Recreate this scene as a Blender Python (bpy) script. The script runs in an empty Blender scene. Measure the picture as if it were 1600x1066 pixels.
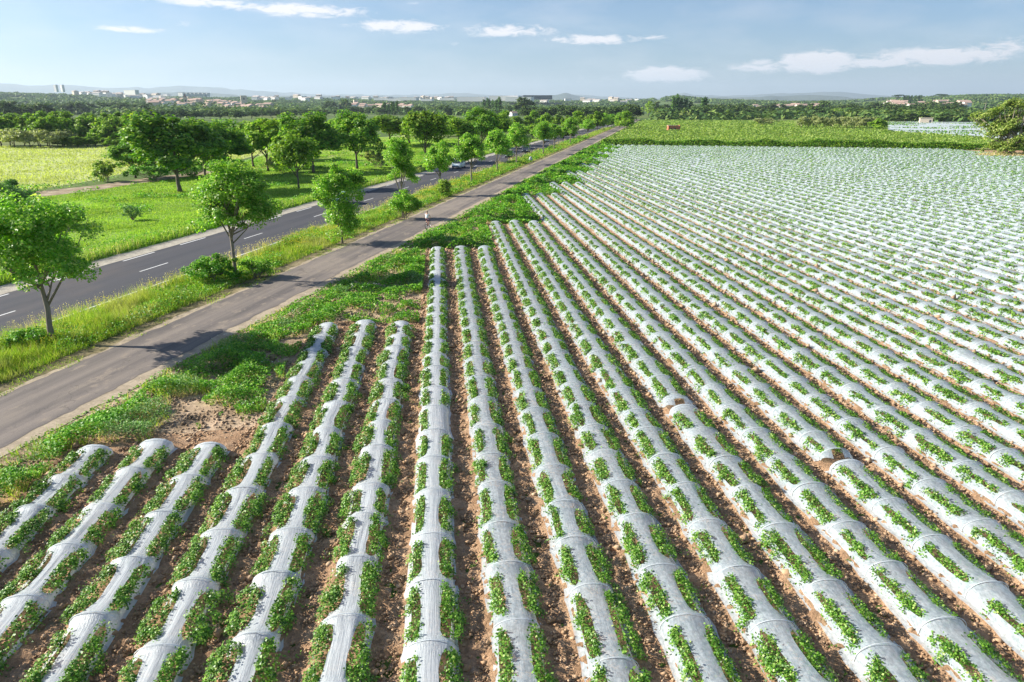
import bpy, bmesh, math, random
import numpy as np
from mathutils import Vector, Matrix
R = math.radians
random.seed(7); rng = np.random.default_rng(7)
sc = bpy.context.scene
col = sc.collection
# ------------------------------------------------------------------ camera
CAMH = 12.0; PITCH = R(18.98); YAW = R(5.669)
cam = bpy.data.objects.new('camera', bpy.data.cameras.new('camera')); col.objects.link(cam)
cam.location = (0, 0, CAMH); cam.rotation_euler = (R(90) - PITCH, 0, -YAW)
cam.data.lens = 24.0; cam.data.sensor_width = 36.0; cam.data.clip_end = 90000; cam.data.clip_start = 0.1
sc.camera = cam
# ------------------------------------------------------------------ light
SUN_EL = R(27.0); SH = Vector((1, -0.24, 0)).normalized()        # direction shadows fall
sd = bpy.data.lights.new('sun', 'SUN'); sd.energy = 5.0; sd.angle = R(0.5); sd.color = (1.0, 0.94, 0.82)
sun = bpy.data.objects.new('sun', sd); col.objects.link(sun)
ray = Vector((SH.x * math.cos(SUN_EL), SH.y * math.cos(SUN_EL), -math.sin(SUN_EL)))
sun.rotation_euler = ray.to_track_quat('-Z', 'Y').to_euler(); sun.location = (-60, 20, 60)
sc.view_settings.view_transform = 'Standard'; sc.view_settings.look = 'None'
sc.view_settings.gamma = 1; sc.view_settings.exposure = 1.12
world = bpy.data.worlds.new('World'); sc.world = world; world.use_nodes = True
wn = world.node_tree.nodes; wl = world.node_tree.links; wn.clear()

def N(nt, typ, **kw):
    n = nt.nodes.new(typ)
    for k, v in kw.items():
        if k.startswith('i_'):
            n.inputs[k[2:]].default_value = v
        else:
            setattr(n, k, v)
    return n
def math_(nt, op, a, b=None, clamp=False):
    n = nt.nodes.new('ShaderNodeMath'); n.operation = op; n.use_clamp = clamp
    for i, v in enumerate((a, b)):
        if v is None: continue
        if isinstance(v, (int, float)): n.inputs[i].default_value = v
        else: nt.links.new(v, n.inputs[i])
    return n.outputs[0]

wt = world.node_tree
sky = N(wt, 'ShaderNodeTexSky', sky_type='NISHITA', sun_disc=False)
sky.sun_elevation = SUN_EL; sky.sun_rotation = math.atan2(-SH.x, -SH.y)
sky.air_density = 1.0; sky.dust_density = .7; sky.ozone_density = 3.0; sky.altitude = 0
tc = N(wt, 'ShaderNodeTexCoord')
sep = N(wt, 'ShaderNodeSeparateXYZ'); wt.links.new(tc.outputs['Generated'], sep.inputs[0])
az = math_(wt, 'ARCTAN2', sep.outputs[0], sep.outputs[1])          # azimuth, radians, clockwise from +Y
el = math_(wt, 'ARCSINE', sep.outputs[2])
# thin clouds, each a soft patch of sky broken up by noise: azimuth, elevation, half widths (degrees), strength
CL = [(-16.0, 6.85, 4.6, .34, 1), (-10.0, 6.62, 5.6, .56, 1), (-21.3, 4.95, 2.7, .26, .95), (-18.2, 5.45, 1.2, .24, .8), (-3.1, 5.71, 4.2, .57, 1), (5.2, 5.46, 4.5, .62, .9),
      (11.6, 4.81, 4.0, .45, 1), (16.4, 4.93, 1.5, .26, .8), (28.1, 3.0, 2.9, .85, 1.3), (24.6, 2.75, 3.2, .6, .9), (32.0, 2.87, 3.4, .4, 1.1), (17.5, 2.3, 3.8, .66, 1.15), (35.8, 3.17, 5.5, .7, 1.1),
      (39.6, 3.53, 3, .9, .8), (-1.6, 7.33, 1.3, .2, .6), (1.5, 4.51, 1.2, .22, .6), (-7.0, 4.59, 1.0, .18, .5), (12.7, 1.88, 6.5, .5, .55), (44, 3.2, 6, 1.2, .7)]
tot = None
for a, e, wa, we, s in CL:
    da = math_(wt, 'DIVIDE', math_(wt, 'SUBTRACT', az, R(a)), R(wa))
    de = math_(wt, 'DIVIDE', math_(wt, 'SUBTRACT', el, R(e)), R(we))
    d2 = math_(wt, 'ADD', math_(wt, 'MULTIPLY', da, da), math_(wt, 'MULTIPLY', de, de))
    m = math_(wt, 'MULTIPLY', math_(wt, 'SUBTRACT', 1.0, math_(wt, 'MULTIPLY', d2, .55), True), s)
    tot = m if tot is None else math_(wt, 'MAXIMUM', tot, m)
cmb = N(wt, 'ShaderNodeCombineXYZ')
wt.links.new(math_(wt, 'MULTIPLY', az, 16.0), cmb.inputs[0]); wt.links.new(math_(wt, 'MULTIPLY', el, 52.0), cmb.inputs[1])
ns = N(wt, 'ShaderNodeTexNoise', i_Scale=2.6, i_Detail=10.0, i_Roughness=.68, i_Distortion=.9); wt.links.new(cmb.outputs[0], ns.inputs['Vector'])
cl = math_(wt, 'MULTIPLY', math_(wt, 'SUBTRACT', math_(wt, 'ADD', ns.outputs[0], math_(wt, 'MULTIPLY', tot, .50)), .755), 4.5, True)
veil = N(wt, 'ShaderNodeTexNoise', i_Scale=.55, i_Detail=5.0, i_Roughness=.55); wt.links.new(cmb.outputs[0], veil.inputs['Vector'])
vl = math_(wt, 'MULTIPLY', math_(wt, 'SUBTRACT', veil.outputs[0], .42), .7, True)
cl = math_(wt, 'MAXIMUM', math_(wt, 'MULTIPLY', math_(wt, 'MULTIPLY', cl, tot), 1.15, True), vl)
mx = N(wt, 'ShaderNodeMix', data_type='RGBA'); wt.links.new(cl, mx.inputs[0])
hs = N(wt, 'ShaderNodeHueSaturation', i_Saturation=1.0, i_Value=1.0); wt.links.new(sky.outputs[0], hs.inputs['Color'])
tint = N(wt, 'ShaderNodeMix', data_type='RGBA', blend_type='MULTIPLY'); tint.inputs[0].default_value = 1; tint.inputs[7].default_value = (.53, .645, .79, 1); wt.links.new(hs.outputs[0], tint.inputs[6]); wt.links.new(tint.outputs[2], mx.inputs[6]); mx.inputs[7].default_value = (6.2, 6.0, 6.1, 1)
bg = N(wt, 'ShaderNodeBackground', i_Strength=.08); wt.links.new(mx.outputs[2], bg.inputs['Color'])
wo = N(wt, 'ShaderNodeOutputWorld'); wt.links.new(bg.outputs[0], wo.inputs[0])

# ------------------------------------------------------------------ places on the ground
_cp, _sp = math.cos(PITCH), math.sin(PITCH)
def at(x, y, z=0.0):                                                # ground point seen at photo position x, y
    cx = (x - 800) / 1067; cy = (533 - y) / 1067
    f = _cp + _sp * cy; u = -_sp + _cp * cy; t = (CAMH - z) / (-u)
    X = cx * t; Y = f * t
    return X * math.cos(YAW) + Y * math.sin(YAW), -X * math.sin(YAW) + Y * math.cos(YAW)
def proj(X, Y, Z=0.0):
    a = X * math.cos(YAW) - Y * math.sin(YAW); b = X * math.sin(YAW) + Y * math.cos(YAW); c = Z - CAMH
    zc = b * _cp - c * _sp; up = b * _sp + c * _cp
    return 800 + 1067 * a / zc, 533 - 1067 * up / zc
def height(X, Y, ytop):                                             # height of a thing standing at X, Y whose top is seen at ytop
    lo, hi = 0.0, 400.0
    for _ in range(40):
        m = (lo + hi) / 2
        if proj(X, Y, m)[1] > ytop: lo = m
        else: hi = m
    return lo
def vnoise(x, y, scale, seed=0):
    x = np.asarray(x, float) / scale + 137.3 * seed + 1000; y = np.asarray(y, float) / scale + 71.7 * seed + 1000
    xi = np.floor(x).astype(np.int64); yi = np.floor(y).astype(np.int64); fx = x - xi; fy = y - yi
    fx = fx * fx * (3 - 2 * fx); fy = fy * fy * (3 - 2 * fy)
    def h(a, b):
        n = (a * 374761393 + b * 668265263 + seed * 1442695) & 0x7fffffff
        n = ((n ^ (n >> 13)) * 1274126177) & 0x7fffffff
        return ((n ^ (n >> 16)) & 0xffff) / 65535.0
    return (h(xi, yi) * (1 - fx) + h(xi + 1, yi) * fx) * (1 - fy) + (h(xi, yi + 1) * (1 - fx) + h(xi + 1, yi + 1) * fx) * fy

# ------------------------------------------------------------------ mesh helpers
def link(o, parent=None):
    col.objects.link(o)
    if parent is not None: o.parent = parent
    return o
def tag(o, label=None, cat=None, group=None, kind=None):
    for k, v in (('label', label), ('category', cat), ('group', group), ('kind', kind)):
        if v: o[k] = v
    return o
def nmesh(name, V, Q=None, T=None, mats=None, smooth=False, midx=None):
    me = bpy.data.meshes.new(name)
    V = np.asarray(V, np.float32).reshape(-1, 3)
    Q = np.zeros((0, 4), np.int32) if Q is None or len(Q) == 0 else np.asarray(Q, np.int32)
    T = np.zeros((0, 3), np.int32) if T is None or len(T) == 0 else np.asarray(T, np.int32)
    me.vertices.add(len(V)); me.vertices.foreach_set('co', V.ravel())
    loops = np.concatenate([Q.ravel(), T.ravel()])
    me.loops.add(len(loops)); me.loops.foreach_set('vertex_index', loops)
    starts = np.concatenate([np.arange(len(Q)) * 4, len(Q) * 4 + np.arange(len(T)) * 3]).astype(np.int32)
    me.polygons.add(len(starts)); me.polygons.foreach_set('loop_start', starts)
    if smooth: me.polygons.foreach_set('use_smooth', np.ones(len(starts), bool))
    if midx is not None: me.polygons.foreach_set('material_index', np.asarray(midx, np.int32))
    me.update(calc_edges=True)
    for m in (mats if isinstance(mats, (list, tuple)) else [mats]):
        if m is not None: me.materials.append(m)
    return me
def nobj(name, me, parent=None, loc=(0, 0, 0)):
    o = bpy.data.objects.new(name, me); o.location = loc
    return link(o, parent)
def empty(name, loc=(0, 0, 0), rz=0.0, label=None, cat=None, group=None):
    o = bpy.data.objects.new(name, None); o.location = loc; o.rotation_euler = (0, 0, rz); o.empty_display_size = .3
    link(o); tag(o, label, cat, group); return o
def copy_tree(o, parent=None):
    c = o.copy(); link(c, parent)
    for ch in list(o.children): copy_tree(ch, c)
    return c
class MB:
    def __init__(s): s.v = []; s.f = []
    def add(s, vs, fs):
        b = len(s.v); s.v += [tuple(v) for v in vs]; s.f += [tuple(b + i for i in f) for f in fs]
    def box(s, x0, x1, y0, y1, z0, z1, top=(1, 1)):
        cx, cy = (x0 + x1) / 2, (y0 + y1) / 2; hx, hy = (x1 - x0) / 2, (y1 - y0) / 2
        v = [(cx + a * hx, cy + b * hy, z0) for a, b in ((-1, -1), (1, -1), (1, 1), (-1, 1))] + \
            [(cx + a * hx * top[0], cy + b * hy * top[1], z1) for a, b in ((-1, -1), (1, -1), (1, 1), (-1, 1))]
        s.add(v, [(3, 2, 1, 0), (4, 5, 6, 7), (0, 1, 5, 4), (1, 2, 6, 5), (2, 3, 7, 6), (3, 0, 4, 7)])
    def tube(s, pts, rad, n=8, cap=True):
        pts = [Vector(p) for p in pts]; rings = []
        for i, p in enumerate(pts):
            d = (pts[min(i + 1, len(pts) - 1)] - pts[max(i - 1, 0)]).normalized()
            a = d.orthogonal().normalized() if abs(d.z) > .9 else d.cross(Vector((0, 0, 1))).normalized()
            if i and a.dot(pa) < 0: a = -a
            pa = a; b = d.cross(a); r = rad[i] if hasattr(rad, '__len__') else rad
            rings.append([p + (a * math.cos(2 * math.pi * k / n) + b * math.sin(2 * math.pi * k / n)) * r for k in range(n)])
        vs = [v for r in rings for v in r]; fs = []
        for i in range(len(pts) - 1):
            for k in range(n):
                fs.append((i * n + k, i * n + (k + 1) % n, (i + 1) * n + (k + 1) % n, (i + 1) * n + k))
        if cap: fs += [tuple(range(n))[::-1], tuple((len(pts) - 1) * n + k for k in range(n))]
        s.add(vs, fs)
    def loft(s, rings, cap=True):
        n = len(rings[0]); vs = [v for r in rings for v in r]; fs = []
        for i in range(len(rings) - 1):
            for k in range(n): fs.append((i * n + k, i * n + (k + 1) % n, (i + 1) * n + (k + 1) % n, (i + 1) * n + k))
        if cap: fs += [tuple(range(n))[::-1], tuple((len(rings) - 1) * n + k for k in range(n))]
        s.add(vs, fs)
    def torus(s, c, R_, r, axis='x', n=24, m=6):
        pts = []
        for i in range(n + 1):
            a = 2 * math.pi * i / n
            pts.append((c[0], c[1] + R_ * math.cos(a), c[2] + R_ * math.sin(a)))
        vs = []; fs = []
        for i in range(n):
            a = 2 * math.pi * i / n
            for k in range(m):
                b = 2 * math.pi * k / m; rr = R_ + r * math.cos(b)
                vs.append((c[0] + r * math.sin(b), c[1] + rr * math.cos(a), c[2] + rr * math.sin(a)))
        for i in range(n):
            for k in range(m): fs.append((i * m + k, ((i + 1) % n) * m + k, ((i + 1) % n) * m + (k + 1) % m, i * m + (k + 1) % m))
        s.add(vs, fs)
    def build(s, name, mat, parent=None, smooth=False, loc=(0, 0, 0)):
        me = bpy.data.meshes.new(name); me.from_pydata(s.v, [], s.f); me.materials.append(mat)
        bm = bmesh.new(); bm.from_mesh(me); bmesh.ops.recalc_face_normals(bm, faces=bm.faces); bm.to_mesh(me); bm.free()
        if smooth:
            for p in me.polygons: p.use_smooth = True
        return nobj(name, me, parent, loc)
# many small leaves: rhombi folded along the midrib
def leaf_quads(P, size, up=.6, asp=.75, fold=.18, out=None, r=None):
    r = r or rng; n = len(P); size = np.broadcast_to(size, (n,)) if np.ndim(size) == 0 else size
    nr = r.normal(size=(n, 3)); nr /= np.linalg.norm(nr, axis=1)[:, None] + 1e-9
    nr[:, 2] = np.abs(nr[:, 2]); nr[:, 2] += up
    if out is not None: nr += out
    nr /= np.linalg.norm(nr, axis=1)[:, None] + 1e-9
    t = np.cross(nr, r.normal(size=(n, 3))); t /= np.linalg.norm(t, axis=1)[:, None] + 1e-9
    b = np.cross(nr, t); s = size[:, None] * .5
    V = np.stack([P - t * s, P + b * s * asp - nr * s * fold * 2, P + t * s, P - b * s * asp - nr * s * fold * 2], 1)
    return V.reshape(-1, 3), np.arange(n * 4, dtype=np.int32).reshape(n, 4)
def blades(P, h, w, lean=.35, r=None):
    r = r or rng; n = len(P); a = r.uniform(0, 2 * np.pi, n); l = r.normal(0, lean, (n, 2)) * h[:, None]
    dx = np.cos(a) * w * .5; dy = np.sin(a) * w * .5
    b0 = P.copy(); b0[:, 0] -= dx; b0[:, 1] -= dy; b1 = P.copy(); b1[:, 0] += dx; b1[:, 1] += dy
    tp = P.copy(); tp[:, 0] += l[:, 0]; tp[:, 1] += l[:, 1]; tp[:, 2] += h
    return np.stack([b0, b1, tp], 1).reshape(-1, 3), np.arange(n * 3, dtype=np.int32).reshape(n, 3)
# points spread over the visible ground, thinner with distance
def spread(mask, r0, r1, dens, size0, a0=-38, a1=50, seed=1):
    g = np.random.default_rng(seed); out = []; sz = []
    edges = np.geomspace(r0, r1, max(2, int(math.log(r1 / r0) / .14)))
    for ra, rb in zip(edges[:-1], edges[1:]):
        rm = (ra + rb) / 2; s = size0(rm); area = .5 * (rb * rb - ra * ra) * R(a1 - a0); n = int(area * dens / s / s)
        rr = np.sqrt(g.uniform(ra * ra, rb * rb, n)); aa = g.uniform(R(a0), R(a1), n)
        x = rr * np.sin(aa); y = rr * np.cos(aa); k = mask(x, y) > g.uniform(0, 1, n)
        out.append(np.stack([x[k], y[k], np.zeros(k.sum())], 1)); sz.append(np.full(k.sum(), s))
    return np.concatenate(out), np.concatenate(sz)

# ------------------------------------------------------------------ materials
def newmat(name):
    m = bpy.data.materials.new(name); m.use_nodes = True; nt = m.node_tree; nt.nodes.clear()
    return m, nt, N(nt, 'ShaderNodeOutputMaterial')
def ramp(nt, fac, stops):
    r = nt.nodes.new('ShaderNodeValToRGB'); nt.links.new(fac, r.inputs[0])
    e = r.color_ramp.elements
    while len(e) < len(stops): e.new(.5)
    for i, (p, c) in enumerate(stops): e[i].position = p; e[i].color = (*c, 1)
    return r.outputs[0]
def mixc(nt, fac, a, b, blend='MIX'):
    n = nt.nodes.new('ShaderNodeMix'); n.data_type = 'RGBA'; n.blend_type = blend
    for s, v in ((0, fac), (6, a), (7, b)):
        if isinstance(v, (int, float)): n.inputs[s].default_value = v
        elif isinstance(v, tuple): n.inputs[s].default_value = (*v, 1)
        else: nt.links.new(v, n.inputs[s])
    return n.outputs[2]
def noise(nt, scale, detail=4, rough=.6, vec=None, stretch=None, coord='Object'):
    n = N(nt, 'ShaderNodeTexNoise', i_Scale=scale, i_Detail=float(detail), i_Roughness=rough)
    t = N(nt, 'ShaderNodeTexCoord')
    src = t.outputs[coord] if vec is None else vec
    if stretch:
        mp = N(nt, 'ShaderNodeMapping'); mp.inputs['Scale'].default_value = stretch; nt.links.new(src, mp.inputs[0]); src = mp.outputs[0]
    nt.links.new(src, n.inputs['Vector']); return n.outputs[0]
def geo_noise(nt, scale, detail=3, stretch=None):
    g = N(nt, 'ShaderNodeNewGeometry'); return noise(nt, scale, detail, vec=g.outputs['Position'], stretch=stretch)
GAIN = (1.65, 1.45, 1.25)
def leafmat(name, stops, trans=.3, rough=.5, patch=(.35, (.75, 1.2)), spec=.4, perobj=.0):
    m, nt, out = newmat(name); spec *= .6
    stops = [(p_, tuple(v * (k_ if max(c_) < .45 else 1) for v, k_ in zip(c_, GAIN))) for p_, c_ in stops]
    g = N(nt, 'ShaderNodeNewGeometry')
    c = ramp(nt, g.outputs['Random Per Island'], stops)
    pn = geo_noise(nt, patch[0], 3)
    k = math_(nt, 'ADD', math_(nt, 'MULTIPLY', pn, 2 * (patch[1][1] - patch[1][0])), patch[1][0] - .5 * (patch[1][1] - patch[1][0]))
    if perobj:
        oi = N(nt, 'ShaderNodeObjectInfo')
        k = math_(nt, 'MULTIPLY', k, math_(nt, 'ADD', math_(nt, 'MULTIPLY', oi.outputs['Random'], perobj), 1 - perobj / 2))
    vm = N(nt, 'ShaderNodeVectorMath', operation='SCALE'); nt.links.new(c, vm.inputs[0]); nt.links.new(k, vm.inputs['Scale'])
    p = N(nt, 'ShaderNodeBsdfPrincipled', i_Roughness=rough); p.inputs['Specular IOR Level'].default_value = spec
    nt.links.new(vm.outputs[0], p.inputs['Base Color'])
    tr = N(nt, 'ShaderNodeBsdfTranslucent'); nt.links.new(mixc(nt, 1.0, vm.outputs[0], (1.35, 1.5, .55), 'MULTIPLY'), tr.inputs['Color'])
    mx = N(nt, 'ShaderNodeMixShader', i_Fac=trans); nt.links.new(p.outputs[0], mx.inputs[1]); nt.links.new(tr.outputs[0], mx.inputs[2])
    nt.links.new(mx.outputs[0], out.inputs[0]); return m
def plain(name, c, rough=.6, metal=0.0, spec=.5, var=.15, scale=3.0, bump=0.0):
    m, nt, out = newmat(name)
    p = N(nt, 'ShaderNodeBsdfPrincipled', i_Roughness=rough, i_Metallic=metal); p.inputs['Specular IOR Level'].default_value = spec
    n = noise(nt, scale, 5)
    nt.links.new(mixc(nt, n, tuple(v * (1 - var) for v in c), tuple(min(1, v * (1 + var)) for v in c)), p.inputs['Base Color'])
    if bump:
        b = N(nt, 'ShaderNodeBump', i_Strength=bump, i_Distance=.02); nt.links.new(n, b.inputs['Height']); nt.links.new(b.outputs[0], p.inputs['Normal'])
    nt.links.new(p.outputs[0], out.inputs[0]); return m
def ground_mat(name, layers, rough=.95, bump=None):
    """layers: list of (scale, detail, stretch, ramp stops) multiplied together"""
    m, nt, out = newmat(name); c = None
    for sc_, de, st, stops in layers:
        r = ramp(nt, geo_noise(nt, sc_, de, st), stops)
        c = r if c is None else mixc(nt, 1.0, c, r, 'MULTIPLY')
    p = N(nt, 'ShaderNodeBsdfPrincipled', i_Roughness=rough); p.inputs['Specular IOR Level'].default_value = .2
    nt.links.new(c, p.inputs['Base Color'])
    if bump:
        b = N(nt, 'ShaderNodeBump', i_Strength=bump[1], i_Distance=bump[2]); nt.links.new(geo_noise(nt, bump[0], 6), b.inputs['Height']); nt.links.new(b.outputs[0], p.inputs['Normal'])
    nt.links.new(p.outputs[0], out.inputs[0]); return m

M = {}
M['ground'] = ground_mat('ground_mat', [(.006, 4, (1, .45, 1), [(.35, (.05, .10, .025)), (.5, (.11, .17, .035)), (.62, (.16, .19, .05)), (.7, (.09, .15, .03))]),
                                       (.15, 4, None, [(.3, (.7, .75, .7)), (.7, (1.15, 1.1, 1.1))])])
M['meadow'] = ground_mat('meadow_mat', [(.12, 4, None, [(.3, (.16, .28, .05)), (.55, (.24, .38, .07)), (.72, (.30, .40, .10))]), (1.6, 5, None, [(.3, (.6, .65, .6)), (.7, (1.2, 1.2, 1.1))])])
M['wheat'] = ground_mat('wheat_mat', [(.05, 4, (.5, 3, 1), [(.3, (.34, .40, .13)), (.6, (.46, .50, .20)), (.75, (.38, .45, .15))]), (.9, 5, (.25, 2, 1), [(.3, (.8, .82, .8)), (.7, (1.15, 1.15, 1.1))])])
M['track'] = ground_mat('track_mat', [(.5, 5, None, [(.3, (.16, .11, .06)), (.5, (.34, .26, .17)), (.65, (.45, .37, .26))]), (3, 5, None, [(.3, (.7, .7, .7)), (.7, (1.2, 1.2, 1.2))])])
M['verge'] = ground_mat('verge_mat', [(.35, 5, None, [(.35, (.36, .26, .17)), (.5, (.52, .39, .27)), (.62, (.34, .27, .15))]), (1.2, 5, (1, .25, 1), [(.35, (.72, .7, .66)), (.6, (1.12, 1.1, 1.08))]), (4, 6, None, [(.3, (.6, .6, .6)), (.7, (1.2, 1.2, 1.2))])], bump=(9, .8, .05))
M['dry'] = ground_mat('dry_mat', [(.9, 5, None, [(.35, (.07, .08, .03)), (.5, (.22, .18, .09)), (.66, (.36, .29, .17))]), (6, 5, None, [(.3, (.6, .6, .6)), (.7, (1.2, 1.2, 1.2))])], bump=(14, .6, .04))
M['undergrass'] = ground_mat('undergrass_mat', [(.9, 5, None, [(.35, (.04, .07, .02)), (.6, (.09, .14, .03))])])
M['soil'] = ground_mat('soil_mat', [(1.3, 5, None, [(.3, (.31, .185, .105)), (.5, (.42, .262, .155)), (.7, (.54, .36, .225))]), (11, 6, None, [(.3, (.62, .6, .58)), (.6, (1.0, 1.0, 1.0)), (.72, (1.25, 1.25, 1.25))])], bump=(16, 1.0, .06))
M['sand'] = ground_mat('sand_mat', [(1.2, 5, None, [(.3, (.30, .24, .17)), (.6, (.44, .36, .26))]), (9, 5, None, [(.3, (.75, .75, .75)), (.7, (1.15, 1.15, 1.15))])], bump=(20, .5, .02))
M['gravel'] = ground_mat('gravel_mat', [(1.5, 5, None, [(.3, (.34, .30, .24)), (.6, (.48, .44, .36))]), (12, 5, None, [(.3, (.7, .7, .7)), (.7, (1.15, 1.15, 1.15))])])
M['vinebase'] = ground_mat('vinebase_mat', [(.02, 4, None, [(.35, (.12, .19, .04)), (.6, (.18, .26, .055))]), (.8, 4, None, [(.3, (.75, .8, .75)), (.7, (1.1, 1.1, 1.1))])])
def road_mat(name, c0, c1, streak, sc_=1.0, patchy=None):
    m, nt, out = newmat(name)
    a = noise(nt, .5 * sc_, 5, stretch=(1.6, .05, 1)); b = noise(nt, 26, 4, .8); d = noise(nt, .25, 5, stretch=(1, .35, 1))
    c = mixc(nt, ramp(nt, a, [(.35, (0, 0, 0)), (.65, (1, 1, 1))]), c0, c1)
    c = mixc(nt, math_(nt, 'MULTIPLY', ramp(nt, d, [(.5, (0, 0, 0)), (.72, (1, 1, 1))]), .7), c, streak)
    if patchy:
        e = noise(nt, 1.1, 7, .7, stretch=(1, .5, 1)); c = mixc(nt, ramp(nt, e, [(.55, (0, 0, 0)), (.62, (.8, .8, .8))]), c, patchy)
        w = N(nt, 'ShaderNodeTexVoronoi', feature='DISTANCE_TO_EDGE', i_Scale=.33); t_ = N(nt, 'ShaderNodeTexCoord')
        nn = N(nt, 'ShaderNodeTexNoise', i_Scale=1.5, i_Detail=5.0); nt.links.new(t_.outputs['Object'], nn.inputs['Vector'])
        av = N(nt, 'ShaderNodeVectorMath', operation='MULTIPLY_ADD'); nt.links.new(nn.outputs['Color'], av.inputs[0]); av.inputs[1].default_value = (1.4, 1.4, 0); nt.links.new(t_.outputs['Object'], av.inputs[2])
        nt.links.new(av.outputs[0], w.inputs['Vector'])
        c = mixc(nt, math_(nt, 'MULTIPLY', math_(nt, 'LESS_THAN', w.outputs['Distance'], .003), .35), c, (.04, .035, .03))
    c = mixc(nt, 1.0, c, ramp(nt, b, [(.3, (.72, .72, .72)), (.7, (1.25, 1.25, 1.25))]), 'MULTIPLY')
    p = N(nt, 'ShaderNodeBsdfPrincipled', i_Roughness=.85); p.inputs['Specular IOR Level'].default_value = .3
    nt.links.new(c, p.inputs['Base Color']); bp = N(nt, 'ShaderNodeBump', i_Strength=.4, i_Distance=.01); nt.links.new(b, bp.inputs['Height']); nt.links.new(bp.outputs[0], p.inputs['Normal'])
    nt.links.new(p.outputs[0], out.inputs[0]); return m
M['asphalt'] = road_mat('asphalt_mat', (.050, .052, .062), (.072, .070, .078), (.115, .095, .085))
M['path'] = road_mat('path_mat', (.115, .10, .095), (.22, .185, .16), (.34, .28, .22), 1.6, (.27, .22, .175))
M['paint'] = plain('road_paint', (.72, .72, .70), .7, var=.2, scale=9)
M['bark'] = plain('bark_mat', (.24, .20, .155), .9, var=.35, scale=9, bump=.6)
M['darkbark'] = plain('dark_bark_mat', (.13, .105, .08), .9, var=.35, scale=6, bump=.6)
G_ = lambda *a: list(a)
M['melon'] = leafmat('melon_leaf', G_((0, (.02, .07, .010)), (.4, (.055, .16, .02)), (.82, (.13, .28, .04)), (1, (.28, .38, .15))), .28, .42, (1.2, (.8, 1.2)), .5)
M['weed'] = leafmat('weed_leaf', G_((0, (.04, .15, .016)), (.5, (.09, .27, .026)), (.85, (.17, .36, .04)), (1, (.28, .40, .10))), .36, .5, (.6, (.55, 1.35)))
M['weedblue'] = leafmat('blueish_weed_leaf', G_((0, (.05, .15, .04)), (.6, (.10, .24, .065)), (1, (.22, .34, .16))), .3, .5, (.6, (.7, 1.2)))
M['grass'] = leafmat('grass_blade', G_((0, (.08, .18, .02)), (.5, (.17, .29, .04)), (.8, (.28, .36, .08)), (1, (.50, .46, .22))), .4, .6, (.25, (.6, 1.3)), .25)
M['meadowgrass'] = leafmat('meadow_blade', G_((0, (.10, .21, .03)), (.5, (.16, .29, .05)), (.9, (.24, .36, .08)), (1, (.36, .41, .15))), .4, .6, (.09, (.6, 1.3)), .25)
M['wheatblade'] = leafmat('wheat_blade', G_((0, (.35, .41, .14)), (.5, (.45, .50, .20)), (1, (.55, .55, .26))), .3, .6, (.06, (.8, 1.15)), .25)
M['seed'] = leafmat('seed_head', G_((0, (.42, .36, .22)), (1, (.62, .56, .40))), .4, .7, (.3, (.8, 1.1)), .2)
M['yellow'] = leafmat('yellow_petal', G_((0, (.62, .50, .03)), (1, (.75, .65, .06))), .3, .6, (.3, (.9, 1.1)), .2)
M['whitefl'] = leafmat('white_petal', G_((0, (.6, .62, .55)), (1, (.8, .8, .75))), .3, .6, (.3, (.9, 1.1)), .2)
M['maple'] = leafmat('roadside_leaf', G_((0, (.06, .18, .02)), (.4, (.125, .30, .035)), (.8, (.22, .40, .065)), (1, (.38, .44, .18))), .46, .42, (.8, (.75, 1.25)), .5, .15)
M['oak'] = leafmat('dark_tree_leaf', G_((0, (.035, .12, .015)), (.5, (.09, .225, .024)), (.9, (.18, .31, .035)), (1, (.25, .35, .06))), .34, .5, (.5, (.7, 1.3)), .4, .3)
M['mid'] = leafmat('hedge_tree_leaf', G_((0, (.055, .15, .018)), (.5, (.13, .26, .03)), (.9, (.22, .35, .045)), (1, (.28, .37, .08))), .36, .5, (.3, (.7, 1.25)), .3, .35)
M['far'] = leafmat('far_tree_leaf', G_((0, (.025, .06, .02)), (.5, (.05, .105, .03)), (.9, (.10, .16, .045)), (1, (.15, .20, .07))), .2, .6, (.02, (.65, 1.35)), .2, .35)
M['willow'] = leafmat('silver_willow_leaf', G_((0, (.11, .16, .08)), (.5, (.20, .26, .13)), (1, (.38, .42, .26))), .38, .5, (.5, (.75, 1.2)), .3, .15)
M['poplarleaf'] = leafmat('poplar_leaf', G_((0, (.035, .11, .03)), (.5, (.07, .17, .04)), (1, (.13, .24, .06))), .25, .5, (.4, (.75, 1.2)), .3, .25)
M['bright'] = leafmat('bright_leaf', G_((0, (.10, .20, .03)), (.5, (.17, .30, .045)), (1, (.27, .37, .08))), .3, .5, (.4, (.75, 1.2)), .3, .15)
M['wind'] = leafmat('windblown_leaf', G_((0, (.08, .15, .035)), (.5, (.16, .25, .06)), (1, (.28, .34, .13))), .42, .5, (.6, (.7, 1.25)), .4)
M['pineleaf'] = leafmat('pine_needles', G_((0, (.015, .05, .02)), (1, (.045, .10, .035))), .15, .6, (.4, (.8, 1.2)), .3)
M['vine'] = leafmat('vine_leaf', G_((0, (.08, .17, .035)), (.5, (.15, .25, .06)), (1, (.25, .33, .11))), .35, .5, (.03, (.75, 1.2)), .3)
M['redleaf'] = leafmat('red_leaf', G_((0, (.09, .02, .02)), (1, (.16, .05, .04))), .2, .6, (.4, (.8, 1.2)), .3)
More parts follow.
